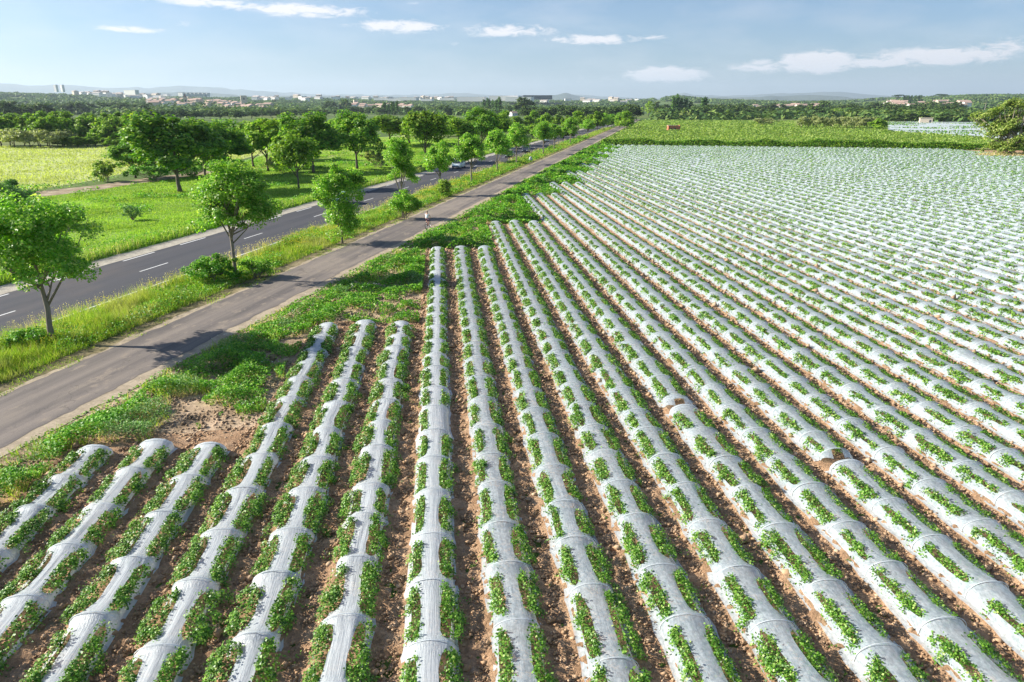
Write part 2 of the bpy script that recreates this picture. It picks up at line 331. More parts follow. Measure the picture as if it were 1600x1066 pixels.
def film_mat(name, clear, lo_, hi_, bs=12, bst=.35):
    m, nt, out = newmat(name)
    fold = noise(nt, 1.0, 4, .55, stretch=(26, 1.1, 20)); fine = noise(nt, 1.0, 3, .6, stretch=(70, 6, 60)); blot = noise(nt, bs, 5, .75, stretch=(1, .6, 1)); big = noise(nt, .7, 3)
    p = N(nt, 'ShaderNodeBsdfPrincipled', i_Roughness=.34); p.inputs['Specular IOR Level'].default_value = .55
    c = mixc(nt, ramp(nt, blot, [(.36, (0, 0, 0)), (.78, (1, 1, 1))]), lo_, hi_)
    nt.links.new(c, p.inputs['Base Color'])
    h = math_(nt, 'ADD', fold, math_(nt, 'MULTIPLY', fine, .35))
    b = N(nt, 'ShaderNodeBump', i_Strength=bst, i_Distance=.02); nt.links.new(h, b.inputs['Height']); nt.links.new(b.outputs[0], p.inputs['Normal'])
    tr = N(nt, 'ShaderNodeBsdfTranslucent'); tr.inputs['Color'].default_value = (.80, .86, .88, 1); nt.links.new(b.outputs[0], tr.inputs['Normal'])
    mx = N(nt, 'ShaderNodeMixShader', i_Fac=.38); nt.links.new(p.outputs[0], mx.inputs[1]); nt.links.new(tr.outputs[0], mx.inputs[2])
    tp = N(nt, 'ShaderNodeBsdfTransparent'); tp.inputs['Color'].default_value = (.96, .98, .98, 1)
    al = math_(nt, 'ADD', math_(nt, 'MULTIPLY', ramp(nt, blot, [(.36, (1, 1, 1)), (.74, (0, 0, 0))]), clear), math_(nt, 'ADD', math_(nt, 'MULTIPLY', big, .08), math_(nt, 'MULTIPLY', fold, .12)))
    m2 = N(nt, 'ShaderNodeMixShader'); nt.links.new(al, m2.inputs[0]); nt.links.new(mx.outputs[0], m2.inputs[1]); nt.links.new(tp.outputs[0], m2.inputs[2])
    nt.links.new(m2.outputs[0], out.inputs[0]); return m
M['film'] = film_mat('white_film', .10, (.72, .80, .86), (.86, .90, .92), 12, .8); M['clearfilm'] = film_mat('clear_film', .34, (.50, .62, .71), (.80, .87, .90))
M['hoop'] = plain('hoop_mat', (.74, .77, .78), .5, var=.1)
M['clod'] = ground_mat('clod_mat', [(3.0, 3, None, [(.3, (.32, .20, .115)), (.55, (.45, .30, .185)), (.75, (.60, .46, .33))])])
M['hill'] = ground_mat('hill_mat', [(.0009, 5, None, [(.35, (.05, .075, .04)), (.65, (.09, .11, .06))])])
M['wallc'] = plain('cream_render', (.62, .53, .42), .85, var=.12, scale=1.0)
M['wallw'] = plain('white_render', (.74, .73, .70), .85, var=.08, scale=1.0)
M['wallg'] = plain('grey_concrete', (.52, .54, .56), .85, var=.1, scale=.5)
M['roof'] = plain('terracotta_tile', (.42, .29, .23), .85, var=.3, scale=2.0)
M['paleroof'] = plain('pale_roof', (.55, .47, .42), .85, var=.1)
M['darkroof'] = plain('dark_cladding', (.07, .08, .10), .6, var=.1)
M['glass'] = plain('window_glass', (.03, .04, .05), .12, spec=.8, var=.05)
M['brick'] = ground_mat('brick_mat', [(2.2, 5, (1, 1, 4), [(.35, (.38, .10, .05)), (.55, (.52, .19, .10)), (.68, (.62, .42, .32))])])
M['post'] = plain('weathered_post', (.42, .36, .30), .85, var=.2)

# ------------------------------------------------------------------ ground, hills
SL = .318; ANG = math.atan(SL); CA = math.cos(ANG)
def terrain(x, y):
    r = np.hypot(x, y); a = np.degrees(np.arctan2(x, y))
    t = np.clip((r - 1300) / 2600, 0, 1); t = t * t * (3 - 2 * t)
    prof = np.interp(a, [-60, -32, -27, -20, -12, 0, 10, 16, 18.5, 21, 26, 30, 33, 38, 43, 60], [48, 50, 52, 44, 40, 33, 27, 30, 46, 34, 27, 30, 45, 50, 46, 40])
    far = np.clip((r - 4200) / 3000, 0, 1)
    bump = 15 * np.exp(-((a + 20) / 5.5) ** 2 - ((r - 1750) / 420) ** 2)
    return t * prof * (.80 + .4 * vnoise(x, y, 900, 3)) * (1 - .9 * far) + bump
rs = np.concatenate([[0.0], np.geomspace(40, 1200, 14), np.geomspace(1320, 25500, 52)]); an = np.radians(np.linspace(-180, 180, 289))
RR, AA = np.meshgrid(rs, an[:-1], indexing='ij'); X = RR * np.sin(AA); Y = RR * np.cos(AA); Z = terrain(X, Y)
na = len(an) - 1; q = []
ii, jj = np.meshgrid(np.arange(len(rs) - 1), np.arange(na), indexing='ij')
Q = np.stack([ii * na + jj, (ii + 1) * na + jj, (ii + 1) * na + (jj + 1) % na, ii * na + (jj + 1) % na], -1).reshape(-1, 4)[:, ::-1]
tag(nobj('ground', nmesh('ground', np.stack([X, Y, Z], -1), Q[na:], np.stack([np.zeros(na, int), na + np.arange(na), na + (np.arange(na) + 1) % na], 1)[:, ::-1], M['ground'], True)), kind='structure')
def ridge(name, dist, depth, prof, seed, rough=.12):
    """prof: (azimuth deg, height m) pairs, a ridge of hills with real depth"""
    aa = np.arange(-62, 70, .22); hh = np.interp(aa, [p[0] for p in prof], [p[1] for p in prof])
    ks = np.linspace(-1, 1, 9); V = []
    for k in ks:
        d = dist + depth * k + 500 * vnoise(aa * 9, aa * 0, 10, seed)
        z = hh * np.cos(np.radians(aa) - YAW) * (1 - abs(k)) ** .8 * (1 - rough + 2 * rough * (.6 * vnoise(aa, aa * 0 + k * 3, 2.2, seed + 1) + .4 * vnoise(aa, aa * 0 + k * 5, .7, seed + 2))) - 2
        V.append(np.stack([d * np.sin(np.radians(aa)), d * np.cos(np.radians(aa)), z], -1))
    n = len(aa); V = np.concatenate(V); i, j = np.meshgrid(np.arange(len(ks) - 1), np.arange(n - 1), indexing='ij')
    Qr = np.stack([i * n + j, i * n + j + 1, (i + 1) * n + j + 1, (i + 1) * n + j], -1).reshape(-1, 4)
    tag(nobj(name, nmesh(name, V, Qr, None, M['hill'], True)), kind='structure')
ridge('mountains', 19000, 3000, [(-62, 620), (-36, 660), (-30, 600), (-27, 520), (-22, 480), (-17, 500), (-13, 380), (-8, 300), (-2, 300), (2, 340), (5, 260), (10, 300), (17, 200), (19, 330), (22, 260), (26, 340), (30, 370), (34, 250), (50, 200), (70, 200)], 11)
ridge('hills', 11000, 1500, [(-62, 200), (-36, 210), (-28, 190), (-22, 210), (-18, 210), (-14, 170), (-8, 160), (0, 150), (7, 130), (10, 215), (12, 130), (17, 120), (24, 150), (28, 180), (33, 120), (50, 130), (70, 120)], 21)

def sheet(name, pts, mat, z):
    bm = bmesh.new(); vs = [bm.verts.new((x, y, z)) for x, y in pts]; f = bm.faces.new(vs)
    if f.normal.z < 0: f.normal_flip()
    bmesh.ops.triangulate(bm, faces=bm.faces[:])
    me = bpy.data.meshes.new(name); bm.to_mesh(me); bm.free(); me.materials.append(mat)
    return tag(nobj(name, me), kind='structure')
ROADZ = -math.atan(SL)
def strip(name, u0, u1, l0, l1, mat, z, jit=0.0, step=2.0, seed=1, kind='structure'):
    """long strip beside the road; u = x - SL*y, l = metres along the road"""
    n = int((l1 - l0) / step) + 1; l = np.geomspace(10 - 0, 10 + l1 - l0, n) - 10 + l0
    ua = u0 * CA + jit * (vnoise(l, l * 0, 1.3, seed) + .6 * vnoise(l, l * 0, .45, seed + 5) - .8); ub = u1 * CA + jit * (vnoise(l, l * 0, 1.3, seed + 9) + .6 * vnoise(l, l * 0, .45, seed + 7) - .8)
    V = np.zeros((n, 2, 3)); V[:, 0, 0] = ua; V[:, 1, 0] = ub; V[:, :, 1] = l[:, None]; V[:, :, 2] = z
    i = np.arange(n - 1); Qs = np.stack([i * 2, i * 2 + 1, i * 2 + 3, i * 2 + 2], 1)
    o = nobj(name, nmesh(name, V, Qs, None, mat)); o.rotation_euler = (0, 0, ROADZ)
    return tag(o, kind=kind)
UC = -40.36
sheet('meadow', [(-46.9 + SL * 15, 15), (-46.9 + SL * 230, 230), at(560, 212), at(480, 214), at(420, 238), at(330, 270), at(225, 284), at(140, 297), at(70, 306), (-62, 60), (-62, 15)], M['meadow'], .006)
sheet('wheat_field', [at(-60, 228), at(190, 228), at(400, 222), at(440, 232), at(330, 262), at(210, 268), at(130, 285), at(60, 296), at(-80, 300)], M['wheat'], .010)
sheet('wheat_field_beyond', [at(400, 236), at(640, 210), at(700, 213), at(600, 235), at(420, 262)], M['wheat'], .012)
sheet('farm_track', [at(60, 308), at(140, 299), at(225, 286), at(300, 277), at(430, 262), at(540, 240), at(545, 236), at(430, 255), at(300, 270), at(225, 279), at(140, 291), at(50, 300)], M['track'], .018)
strip('gravel_shoulder', -47.1, -44.6, 5, 700, M['gravel'], .014, .35, 1.0, 3)
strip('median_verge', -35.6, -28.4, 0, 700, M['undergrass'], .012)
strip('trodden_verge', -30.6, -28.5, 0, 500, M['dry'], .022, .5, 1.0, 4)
strip('verge_soil', -28.0, -13.5, -10, 70, M['verge'], .008)
strip('verge_soil_far', -25.0, -17, 70, 240, M['verge'], .008)
strip('road', -44.9, -35.7, 0, 900, M['asphalt'], .030, .08, 1.2, 5)
strip('near_gravel', -35.9, -35.0, 0, 700, M['gravel'], .024, .3, 1.0, 6)
strip('path_edge_sand', -29.2, -23.6, 0, 700, M['sand'], .026, .35, 1.0, 8)
strip('bike_path', -28.8, -24.45, 0, 700, M['path'], .034, .22, .6, 10)
# painted lines: one sheet of markings
Vm = []; Qm = []
def dash(u, l0, l1, w):
    b = len(Vm); a = u * CA
    for p in ((a - w / 2, l0), (a + w / 2, l0), (a + w / 2, l1), (a - w / 2, l1)): Vm.append((p[0], p[1], .038))
    Qm.append((b, b + 1, b + 2, b + 3))
lcen = 56.8 / CA + UC * math.sin(ANG) * 0
def yl(u, y):                                                      # metres along for a point with given u and world y
    x = u + SL * y; return x * math.sin(ANG) + y * math.cos(ANG)
for k in range(-4, 60): l = yl(UC, 55.2) + 14.0 * k; dash(UC, l - 1.6, l + 1.6, .13)
for k in range(-8, 120): l = yl(-44.6, 59.5) + 7.1 * k; dash(-44.55, l - 1.85, l + 1.85, .16)
dash(-36.15, 0, 700, .15)
o = nobj('road_markings', nmesh('road_markings', Vm, Qm, None, M['paint'])); o.rotation_euler = (0, 0, ROADZ); tag(o, kind='structure')

# ------------------------------------------------------------------ the melon field
PIT = 2.02; X0 = -0.62
ENDS = [23.3, 37.4, 58.8, 72.2, 96.0, 110.3, 130.0, 147.0, 165.5, 185.0, 203.0]
def row_end(i):                                                     # i = -6 is the leftmost row
    x = X0 + PIT * i; far = 222.4 - .33 * (x - 49.9); g = (i + 6) // 3
    return min(far, ENDS[g] + [0.0, .25, -.2][(i + 6) % 3] if g < len(ENDS) else 1e9)
def row_start(i):
    x = X0 + PIT * i
    return max(6.5, 10.6 + (x - 12.4) * 1.15 - 6.0, 12.0 - (x + 8) * 1.1 - 4 if x < -8 else 0)
NR = 80
# soil: furrows and beds
xs = np.concatenate([np.arange(-14.6, 44, .101), np.arange(44, 163, PIT / 8)])
ys = [5.0]
while ys[-1] < 224: ys.append(ys[-1] + max(.075, .0062 * ys[-1]))
ys = np.array(ys); XX, YY = np.meshgrid(xs, ys)
d = np.abs((XX - X0) / PIT - np.round((XX - X0) / PIT)) * PIT
bed = np.clip(1 - (d - .52) / .36, 0, 1); bed = bed * bed * (3 - 2 * bed); rough_ = .25 + .75 * np.clip((d - .5) / .2, 0, 1)
ZZ = .04 + .08 * bed + rough_ * (.05 * (vnoise(XX, YY, .55, 1) - .4) + .12 * (vnoise(XX, YY, .21, 2) - .55) + .08 * (vnoise(XX, YY, .095, 4) - .5))
fade = np.clip((XX + 14.6) / .8, 0, 1); ZZ = ZZ * fade + .012
gi = np.clip(((XX - X0) / PIT + 6.5) // 3, 0, 10).astype(int); ex = np.array(ENDS)[gi] + 1.6
farY = 222.4 - .33 * (XX - 49.9) + 1.5
ex = np.where(gi >= 10, np.maximum(ex, farY), ex)
inside = (YY < np.minimum(ex, farY) + .5 * vnoise(XX, YY, 1.2, 6)) & (XX < 162.8) & (YY > 10.6 + (XX - 12.4) * 1.15 - 8.5)
edge = np.clip((np.minimum(ex, farY) - YY) / 1.3, 0, 1); ZZ = .014 + (ZZ - .014) * edge
nx = len(xs); i, j = np.meshgrid(np.arange(len(ys) - 1), np.arange(nx - 1), indexing='ij')
keep = inside[:-1, :-1]
i = i[keep]; j = j[keep]; Q = np.stack([i * nx + j, i * nx + j + 1, (i + 1) * nx + j + 1, (i + 1) * nx + j], -1)
used, inv = np.unique(Q, return_inverse=True); V = np.stack([XX, YY, ZZ], -1).reshape(-1, 3)[used]
tag(nobj('field_soil', nmesh('field_soil', V, inv.reshape(-1, 4), None, M['soil'], True)), kind='structure')

# clods of earth lying in the furrows
octv = np.array([(1, 0, 0), (-1, 0, 0), (0, 1, 0), (0, -1, 0), (0, 0, 1), (0, 0, -.6)], float); octf = np.array([(0, 2, 4), (2, 1, 4), (1, 3, 4), (3, 0, 4), (2, 0, 5), (1, 2, 5), (3, 1, 5), (0, 3, 5)])
def clod_mask(x, y):
    dd = np.abs((x - X0) / PIT - np.round((x - X0) / PIT)) * PIT
    gi = np.clip(((x - X0) / PIT + 6.5) // 3, 0, 10).astype(int)
    return ((dd > .55) & (x > -14) & (y < np.array(ENDS)[gi] + 1.5)) * (.35 + .65 * (dd > .68)) * (.5 + .5 * (vnoise(x, y, .8, 8) > .4))
P, s = spread(clod_mask, 8, 62, .34, lambda r: .045 + .0011 * max(0, r - 14), seed=5)
s = s * np.exp(rng.normal(0, .42, len(s))); P[:, 2] = .045 + .3 * s
n = len(P); v = octv[None] * s[:, None, None] * rng.uniform(.45, 1.1, (n, 6, 1)); ra = rng.uniform(0, 6.28, n)
vx = v[..., 0] * np.cos(ra)[:, None] - v[..., 1] * np.sin(ra)[:, None] + v[..., 2] * .3; vy = v[..., 0] * np.sin(ra)[:, None] + v[..., 1] * np.cos(ra)[:, None]
v = np.stack([vx, vy, v[..., 2] * .8], -1) + P[:, None, :]
T = (octf[None] + (np.arange(n) * 6)[:, None, None]).reshape(-1, 3)
tag(nobj('soil_clods', nmesh('soil_clods', v, None, T, M['clod'])), 'loose reddish clods of earth lying in the furrows between the tunnels', 'soil clods', kind='stuff')

def sect(t, w, h):                                                  # arch section: t = -1..1, ground to ground
    a = t * math.pi / 2
    return w * np.sin(a), h * np.abs(np.cos(a)) ** .75
def make_row(i, y0, y1, tent=False):
    """one film tunnel (y0 near, y1 far): returns film arrays, hoop list, window list"""
    g = np.random.default_rng(1000 + i + int(y0)); x = X0 + PIT * i
    hp = []; yy = y1 - .12
    while yy > y0: hp.append(yy); yy -= np.clip(2.17 + g.normal(0, .22), 1.6, 2.8)
    hp = hp[::-1]
    if hp[0] - y0 > .8: hp = [y0 + .02] + hp
    hp = np.array(hp)
    ylist = []; yc = y0
    while yc < y1: ylist.append(yc); yc += min(.30, max(.09, .0042 * math.hypot(x, yc)))
    y = np.array(ylist + [y1]); n = len(y)
    if len(hp) < 2: hp = np.array([y0, y1 - .1])
    wild = 1.0 if i < 0 else (.35 if i < 3 else 0.0)
    k = np.clip(np.searchsorted(hp, y) - 1, 0, len(hp) - 2); s = np.clip((y - hp[k]) / (hp[k + 1] - hp[k]), 0, 1) * 2 - 1
    q = np.abs(s) ** 5; span = hp[k + 1] - hp[k]
    nw = len(hp) - 1
    W = dict(t0=[.28 + .02 * wild + (.03 if i > 5 else 0) + g.normal(0, .03, nw) for _ in (0, 1)], t1=[(.66 if i < 6 else .60) + (.26 if sd_ == 0 else .14) * wild + g.normal(0, .06, nw) for sd_ in (0, 1)],
             l=[.80 - .05 * g.random(nw) - (.14 * (g.random(nw) < .25)) + .03 * wild for _ in (0, 1)], on=[g.random(nw) < .995 for _ in (0, 1)], tm=[.5 + g.normal(0, .03, nw) for _ in (0, 1)])
    hf_ = 1 + g.normal(0, .05, len(hp)); wf_ = 1 + g.normal(0, .04, len(hp)); HF_, WF_ = np.interp(y, hp, hf_), np.interp(y, hp, wf_)
    sag = (1 - q) * (.03 + (.05 + .04 * wild) * g.random(nw)[k])
    w = (.54 - .03 * wild * (1 - q) + .05 * q) * WF_; h = (.375 + .05 * q - sag) * HF_
    off = .05 * (vnoise(y, y * 0 + i, 3, 5) - .5) * 2 + .10 * (vnoise(y, y * 0 + i, 17, 6) - .5) + wild * .10 * (vnoise(y, y * 0 + i, 2.2, 9) - .5) * (1 - q) * 2
    V = []; Qs = []; b = 0
    def ribbon(ta, tb, m, flap=0):
        nonlocal b
        tt = ta[:, None] + (tb - ta)[:, None] * np.linspace(0, 1, m)[None]
        px_, pz = sect(tt, w[:, None], h[:, None])
        wr = .007 * (vnoise(tt * 9 + i * 13, y[:, None] * .35 + tt * 0, .8, 7) - .5) * 2 + wild * .03 * (vnoise(tt * 14 + i * 13, y[:, None] * .6 + tt * 0, .9, 3) - .5)
        px_ = px_ * (1 + wr * 2) + off[:, None] * np.clip(1.15 - np.abs(tt), 0, 1)
        pz = pz + .13 + wr
        P_ = np.stack([px_ + x, np.broadcast_to(y[:, None], tt.shape), pz], -1)
        if flap:
            F = P_[:, -1 if flap > 0 else 0].copy(); F[:, 0] += flap * (.06 + min(.09, .02 * max(0, i)) + .08 * vnoise(y, y * 0 + i, .7, 12)); F[:, 2] = .105 + .03 * vnoise(y, y * 0 + i, .4, 2)
            P_ = np.concatenate([P_, F[:, None]], 1) if flap > 0 else np.concatenate([F[:, None], P_], 1)
        mm = P_.shape[1]; V.append(P_.reshape(-1, 3)); ii, jj = np.meshgrid(np.arange(n - 1), np.arange(mm - 1), indexing='ij')
        qd = np.stack([b + ii * mm + jj, b + ii * mm + jj + 1, b + (ii + 1) * mm + jj + 1, b + (ii + 1) * mm + jj], -1)
        b += n * mm; return qd, P_
    lim = []
    for sd in (0, 1):
        o_ = np.clip(1 - np.abs(s / W['l'][sd][k]) ** 3.2, 0, 1) ** (1 / 3.2) * W['on'][sd][k]
        jag = .05 * (vnoise(y, y * 0 + i + sd * 7, .22, 15) - .5) * (o_ > .2)
        tm = W['tm'][sd][k]; lim.append((tm - o_ * (tm - W['t0'][sd][k]) + jag, tm + o_ * np.clip(W['t1'][sd][k] - tm, .05, 1) + jag, o_))
    q1, P1 = ribbon(-lim[0][0], lim[1][0], 10); Qs.append(q1.reshape(-1, 4))
    q2, _ = ribbon(np.full(n, -1.0), -lim[0][1], 5, -1); q3, _ = ribbon(lim[1][1], np.full(n, 1.0), 5, 1)
    if wild > .5:
        # side skirts torn away along most openings
        for qq, o_, sdk in ((q2, lim[0][2], 1), (q3, lim[1][2], 2)):
            torn = (g.random(nw) < (.6 if sdk == 1 else .12))[k] & (o_ > .55)
            Qs.append(qq[~torn[:-1]].reshape(-1, 4))
    else: Qs += [q2.reshape(-1, 4), q3.reshape(-1, 4)]
    # closed end: film gathered down to the ground at the far end
    e = P1[-1]; m = len(e); E = np.linspace(-.97, .97, 14); ex_, ez = sect(E, w[-1], h[-1])
    r0 = np.stack([ex_ + x, np.full(14, y[-1]), ez + .13], -1); r1 = np.stack([ex_ * .75 + x, np.full(14, y[-1] + .16), ez * .45 + .15], -1); r2 = np.stack([ex_ * .30 + x + .05, np.full(14, y[-1] + .55), ez * .08 + .07], -1)
    V.append(np.concatenate([r0, r1, r2])); jj = np.arange(13)
    for a in (0, 1): Qs.append(np.stack([b + a * 14 + jj, b + a * 14 + jj + 1, b + (a + 1) * 14 + jj + 1, b + (a + 1) * 14 + jj], 1))
    b += 42
    if tent:                                                        # near end drawn together like a tent
        sc0 = w[0]; ex_, ez = sect(E, w[0], h[0]); r0 = np.stack([ex_ + x, np.full(14, y[0]), ez + .13], -1)
        r1 = np.stack([ex_ * 1.02 + x, y[0] - .30 + .2 * np.abs(E), ez * (.25 + .6 * np.abs(E)) + .16], -1)
        V.append(np.concatenate([r0, r1])); sel = np.abs((E[:-1] + E[1:]) / 2) > .25; jj = np.arange(13)[sel]
        Qs.append(np.stack([b + jj, b + jj + 1, b + 14 + jj + 1, b + 14 + jj], 1))
    W['hf'] = hf_; W['wf'] = wf_
    return np.concatenate(V), np.concatenate(Qs), hp, k, W, x, wild, g

hoop_me = None
def hoop_mesh():
    mb = MB(); t = np.linspace(-1, 1, 15); hx, hz = sect(t, .60, .432)
    mb.tube([(a, 0, c + .132) for a, c in zip(hx, hz)], .0085, 5, False)
    o = mb.build('hoop', M['hoop'], smooth=True); me = o.data; bpy.data.objects.remove(o); return me
HOOP = hoop_mesh()
ORD = ['leftmost', 'middle', 'rightmost']
STEPS = ['nearest the camera at the left', 'second from the camera', 'third from the camera', 'fourth from the camera', 'fifth from the camera', 'sixth from the camera', 'seventh from the camera',
         'eighth from the camera', 'ninth from the camera', 'tenth from the camera', 'last before the far hedge']
def ordinal(n): return '%d%s' % (n, 'th' if 10 <= n % 100 <= 20 else {1: 'st', 2: 'nd', 3: 'rd'}.get(n % 10, 'th'))
def rowwords(i):
    g = (i + 6) // 3
    if i == 5: return 'in the left one of the two cut rows'
    if i == 7: return 'in the right one of the two cut rows'
    if g < len(ENDS) and row_end(i) < 222.4 - .33 * (X0 + PIT * i - 49.9) - .1:
        return '%s of three ending at the %s step of the field edge' % (ORD[(i + 6) % 3], ordinal(g + 1))
    return '%s row from the left, reaching the far hedge' % ordinal(i + 7)
def plants_for(i, hp, W, x, wild, g, y0, y1):
    Ps = []; Ss = []; Os = []
    for j in range(len(hp) - 1):
        yc = (hp[j] + hp[j + 1]) / 2; dist = math.hypot(x, yc); L = (hp[j + 1] - hp[j])
        s = .062 * max(1, dist / 18) ** .58
        for sd, sg in ((0, -1), (1, 1)):
            if not W['on'][sd][j]: continue
            hl = L / 2 * W['l'][sd][j]; out = (.60 + .10 * (sg > 0) * g.random() if wild < .5 else (.76 if sg < 0 else .66 + .14 * (g.random() < .4))) if i < 6 else (.54 if i < 20 else .50)
            out = .20 + (out - .20) * g.uniform(.75, 1.12)
            area = hl * 2 * (out - .2); area *= .35 if sg > 0 and i > 12 and dist > 40 else (1 if dist < 60 else .62)
            n = int(area * 5.8 / s / s) + 5
            yyv = yc + hl * 1.05 * (g.beta(.9, .9, n) * 2 - 1)
            rag = .82 + .60 * (vnoise(yyv, yyv * 0 + i * 3 + sg, .40, 61) - .25) + .3 * (vnoise(yyv, yyv * 0 + i, .15, 62) - .5)
            xv = (.20 if i < 12 else .25) + (out - .20) * g.random(n) ** .9 * rag
            zz = .13 + .355 * np.sqrt(np.clip(1 - (xv / (out + .10)) ** 2.4, .01, 1)) + g.normal(0, .035, n) + .12 * (vnoise(yyv, xv + i, .26, 3) - .45)
            if dist < 75:                                            # leaves bunch into tufts, some spilling over the cut edge
                m = int(6 + 7 * hl); ty = yc + hl * g.uniform(-1.06, 1.06, m); tx = g.uniform(.22, max(.3, out), m) + (g.random(m) < .22) * g.uniform(.03, .16, m); th = g.uniform(-.05, .085, m)
                kk = g.integers(0, m, n); fr = g.random(n) < .72; yyv = np.where(fr, ty[kk] + g.normal(0, .085, n), yyv); xv = np.where(fr, np.abs(tx[kk] + g.normal(0, .06, n)), xv); xv = np.maximum(xv, .17)
                dd2 = np.where(fr, th[kk], 0); zz = .13 + .355 * np.sqrt(np.clip(1 - (xv / (out + .14)) ** 2.4, .01, 1)) + g.normal(0, .03, n) + dd2 * np.clip((xv - .2) / .12, 0, 1)
            dp = g.random(n) < .45; zz[dp] -= g.random(dp.sum()) * .22; zz -= .06 * (xv < .27); zz = np.maximum(zz, .10)
            Ps.append(np.stack([x + sg * xv, yyv, zz], -1)); Ss.append(np.full(n, s) * g.uniform(.7, 1.25, n))
            Os.append(np.stack([sg * (xv / out) ** 2 * .8, xv * 0, xv * 0], -1))
            if dist < 70 and g.random() < .5:                        # a runner spilling out
                m = int(7 * (24 / max(24, dist))) + 3; yr = yc + g.uniform(-hl, hl); xr = np.linspace(out * .9, out + g.uniform(.12, .35), m)
                Ps.append(np.stack([x + sg * xr, yr + g.normal(0, .07, m), np.linspace(.30, .14, m) + g.normal(0, .02, m)], -1)); Ss.append(np.full(m, s * 1.1)); Os.append(np.zeros((m, 3)))
        # leaves pressed under the clear film
        if dist < 60 and not wild:
            m = int(46 * (24 / max(24, dist)) ** 1.2); Ps.append(np.stack([x + g.uniform(-.3, .3, m), yc + g.uniform(-L / 2, L / 2, m), g.uniform(.3, .46, m)], -1)); Ss.append(np.full(m, s)); Os.append(np.zeros((m, 3)))
    P = np.concatenate(Ps); S = np.concatenate(Ss); O = np.concatenate(Os)
    return leaf_quads(P, S, .75, .85, .14, O, g)
for i in range(-6, NR):
    spans = [(row_start(i), row_end(i), False)]
    if i == 5: spans = [(spans[0][0], 24.6, False), (25.25, spans[0][1], True)]
    if i == 7: spans = [(spans[0][0], 19.6, False), (20.3, spans[0][1], True)]
    for a, b_, tent in spans:
        if b_ - a < (6 if i < 50 else 34): continue
        Vf, Qf, hp, k, W, x, wild, g = make_row(i, a, b_, tent)
        part = '' if len(spans) == 1 else (', nearer the camera' if not tent else ', beyond its gap')
        base = Vector((x, a, .1)); words = rowwords(i) + part
        e = empty('crop_tunnel', base, 0, 'film tunnel, ' + words, 'crop tunnel', 'plastic film tunnels over the melon rows')
        nobj('film', nmesh('film', Vf - np.array(base), Qf, None, M['film'] if i < 1 else M['clearfilm'], True), e)
        for hy, hs_, ws_ in list(zip(hp, W['hf'], W['wf']))[:100]:
            if math.hypot(x, hy) < 60:
                o = nobj('hoop', HOOP, e, (0, hy - base.y, -base.z)); o.scale = (ws_, 1, hs_)
        Vp, Qp = plants_for(i, hp, W, x, wild, g, a, b_)
        if len(Qp) < 400: continue
        o = nobj('melon_row', nmesh('melon_row', Vp - np.array(base), Qp, None, M['melon']), None, base)
        tag(o, 'melon plants, ' + words, 'melon plants', 'rows of melon plants growing through the film')
exec_trees = True
#@@PART2
# ------------------------------------------------------------------ grass, weeds, flowers
M['palegrass'] = leafmat('pale_grass', G_((0, (.18, .24, .07)), (.5, (.28, .33, .12)), (1, (.46, .44, .26))), .4, .6, (.4, (.8, 1.2)), .2)
def inpoly(x, y, poly):
    c = np.zeros(np.shape(x), bool); n = len(poly)
    for k in range(n):
        x0, y0 = poly[k]; x1, y1 = poly[(k + 1) % n]
        if y0 == y1: continue
        t = ((y0 > y) != (y1 > y)) & (x < (x1 - x0) * (y - y0) / (y1 - y0) + x0); c ^= t
    return c
def stuff(name, me, label, cat): return tag(nobj(name, me), label, cat, kind='stuff')
U = lambda x, y: x - SL * y
def m_median(x, y): u = U(x, y); return ((u > -35.35) & (u < -30.2)) * 1.0
P, s = spread(m_median, 24, 420, 1.9, lambda r: .066 * (max(r, 32) / 32) ** .92, -40, 30, 11)
hn = .14 + .95 * (.6 * vnoise(P[:, 0], P[:, 1], 1.6, 3) + .4 * vnoise(P[:, 0], P[:, 1], .6, 6)) ** 1.3 * (1 - .55 * (U(P[:, 0], P[:, 1]) > -31.2)) + .1 * rng.normal(size=len(P))
V, T = blades(P, np.maximum(hn, .1) * rng.uniform(.6, 1.2, len(P)), s * .42, .4)
pale_ = vnoise(P[:, 0], P[:, 1], 2.2, 44) * .6 + vnoise(P[:, 0], P[:, 1], .5, 45) * .4 > .60
stuff('pale_verge_grass', nmesh('pale_verge_grass', V, None, T[pale_], M['palegrass']), 'paler seeding tufts in the verge between the road and the bike path', 'grass')
stuff('verge_grass', nmesh('verge_grass', V, None, T[~pale_], M['grass']), 'long unmown grass along the verge between the road and the bike path', 'grass')
P, s = spread(lambda x, y: m_median(x, y) * (vnoise(x, y, 2.3, 8) > .42) * (.3 + .7 * vnoise(x, y, .8, 4)), 24, 300, 2.4, lambda r: .085 * (max(r, 32) / 32) ** .9, -40, 30, 12)
P[:, 2] = rng.uniform(.1, 1, len(P)) * (.25 + .5 * vnoise(P[:, 0], P[:, 1], 1.6, 3)) + .08
V, Q = leaf_quads(P, s, .7); stuff('verge_herbs', nmesh('verge_herbs', V, Q, None, M['weed']), 'broad-leaved herbs mixed through the long verge grass', 'wild herbs')
P, s = spread(lambda x, y: m_median(x, y) * (U(x, y) < -31.5) * (vnoise(x, y, 2.6, 18) > .5) * vnoise(x, y, .5, 14), 26, 130, .34, lambda r: .05 * (max(r, 32) / 32) ** .9, -40, 30, 13)
P[:, 2] = .55 + .3 * vnoise(P[:, 0], P[:, 1], 1.6, 3) + rng.normal(0, .05, len(P))
V, Q = leaf_quads(P, s, 1.4, .9); stuff('wildflowers', nmesh('wildflowers', V, Q, None, M['yellow']), 'small yellow wildflowers scattered over the verge by the road', 'wildflowers')
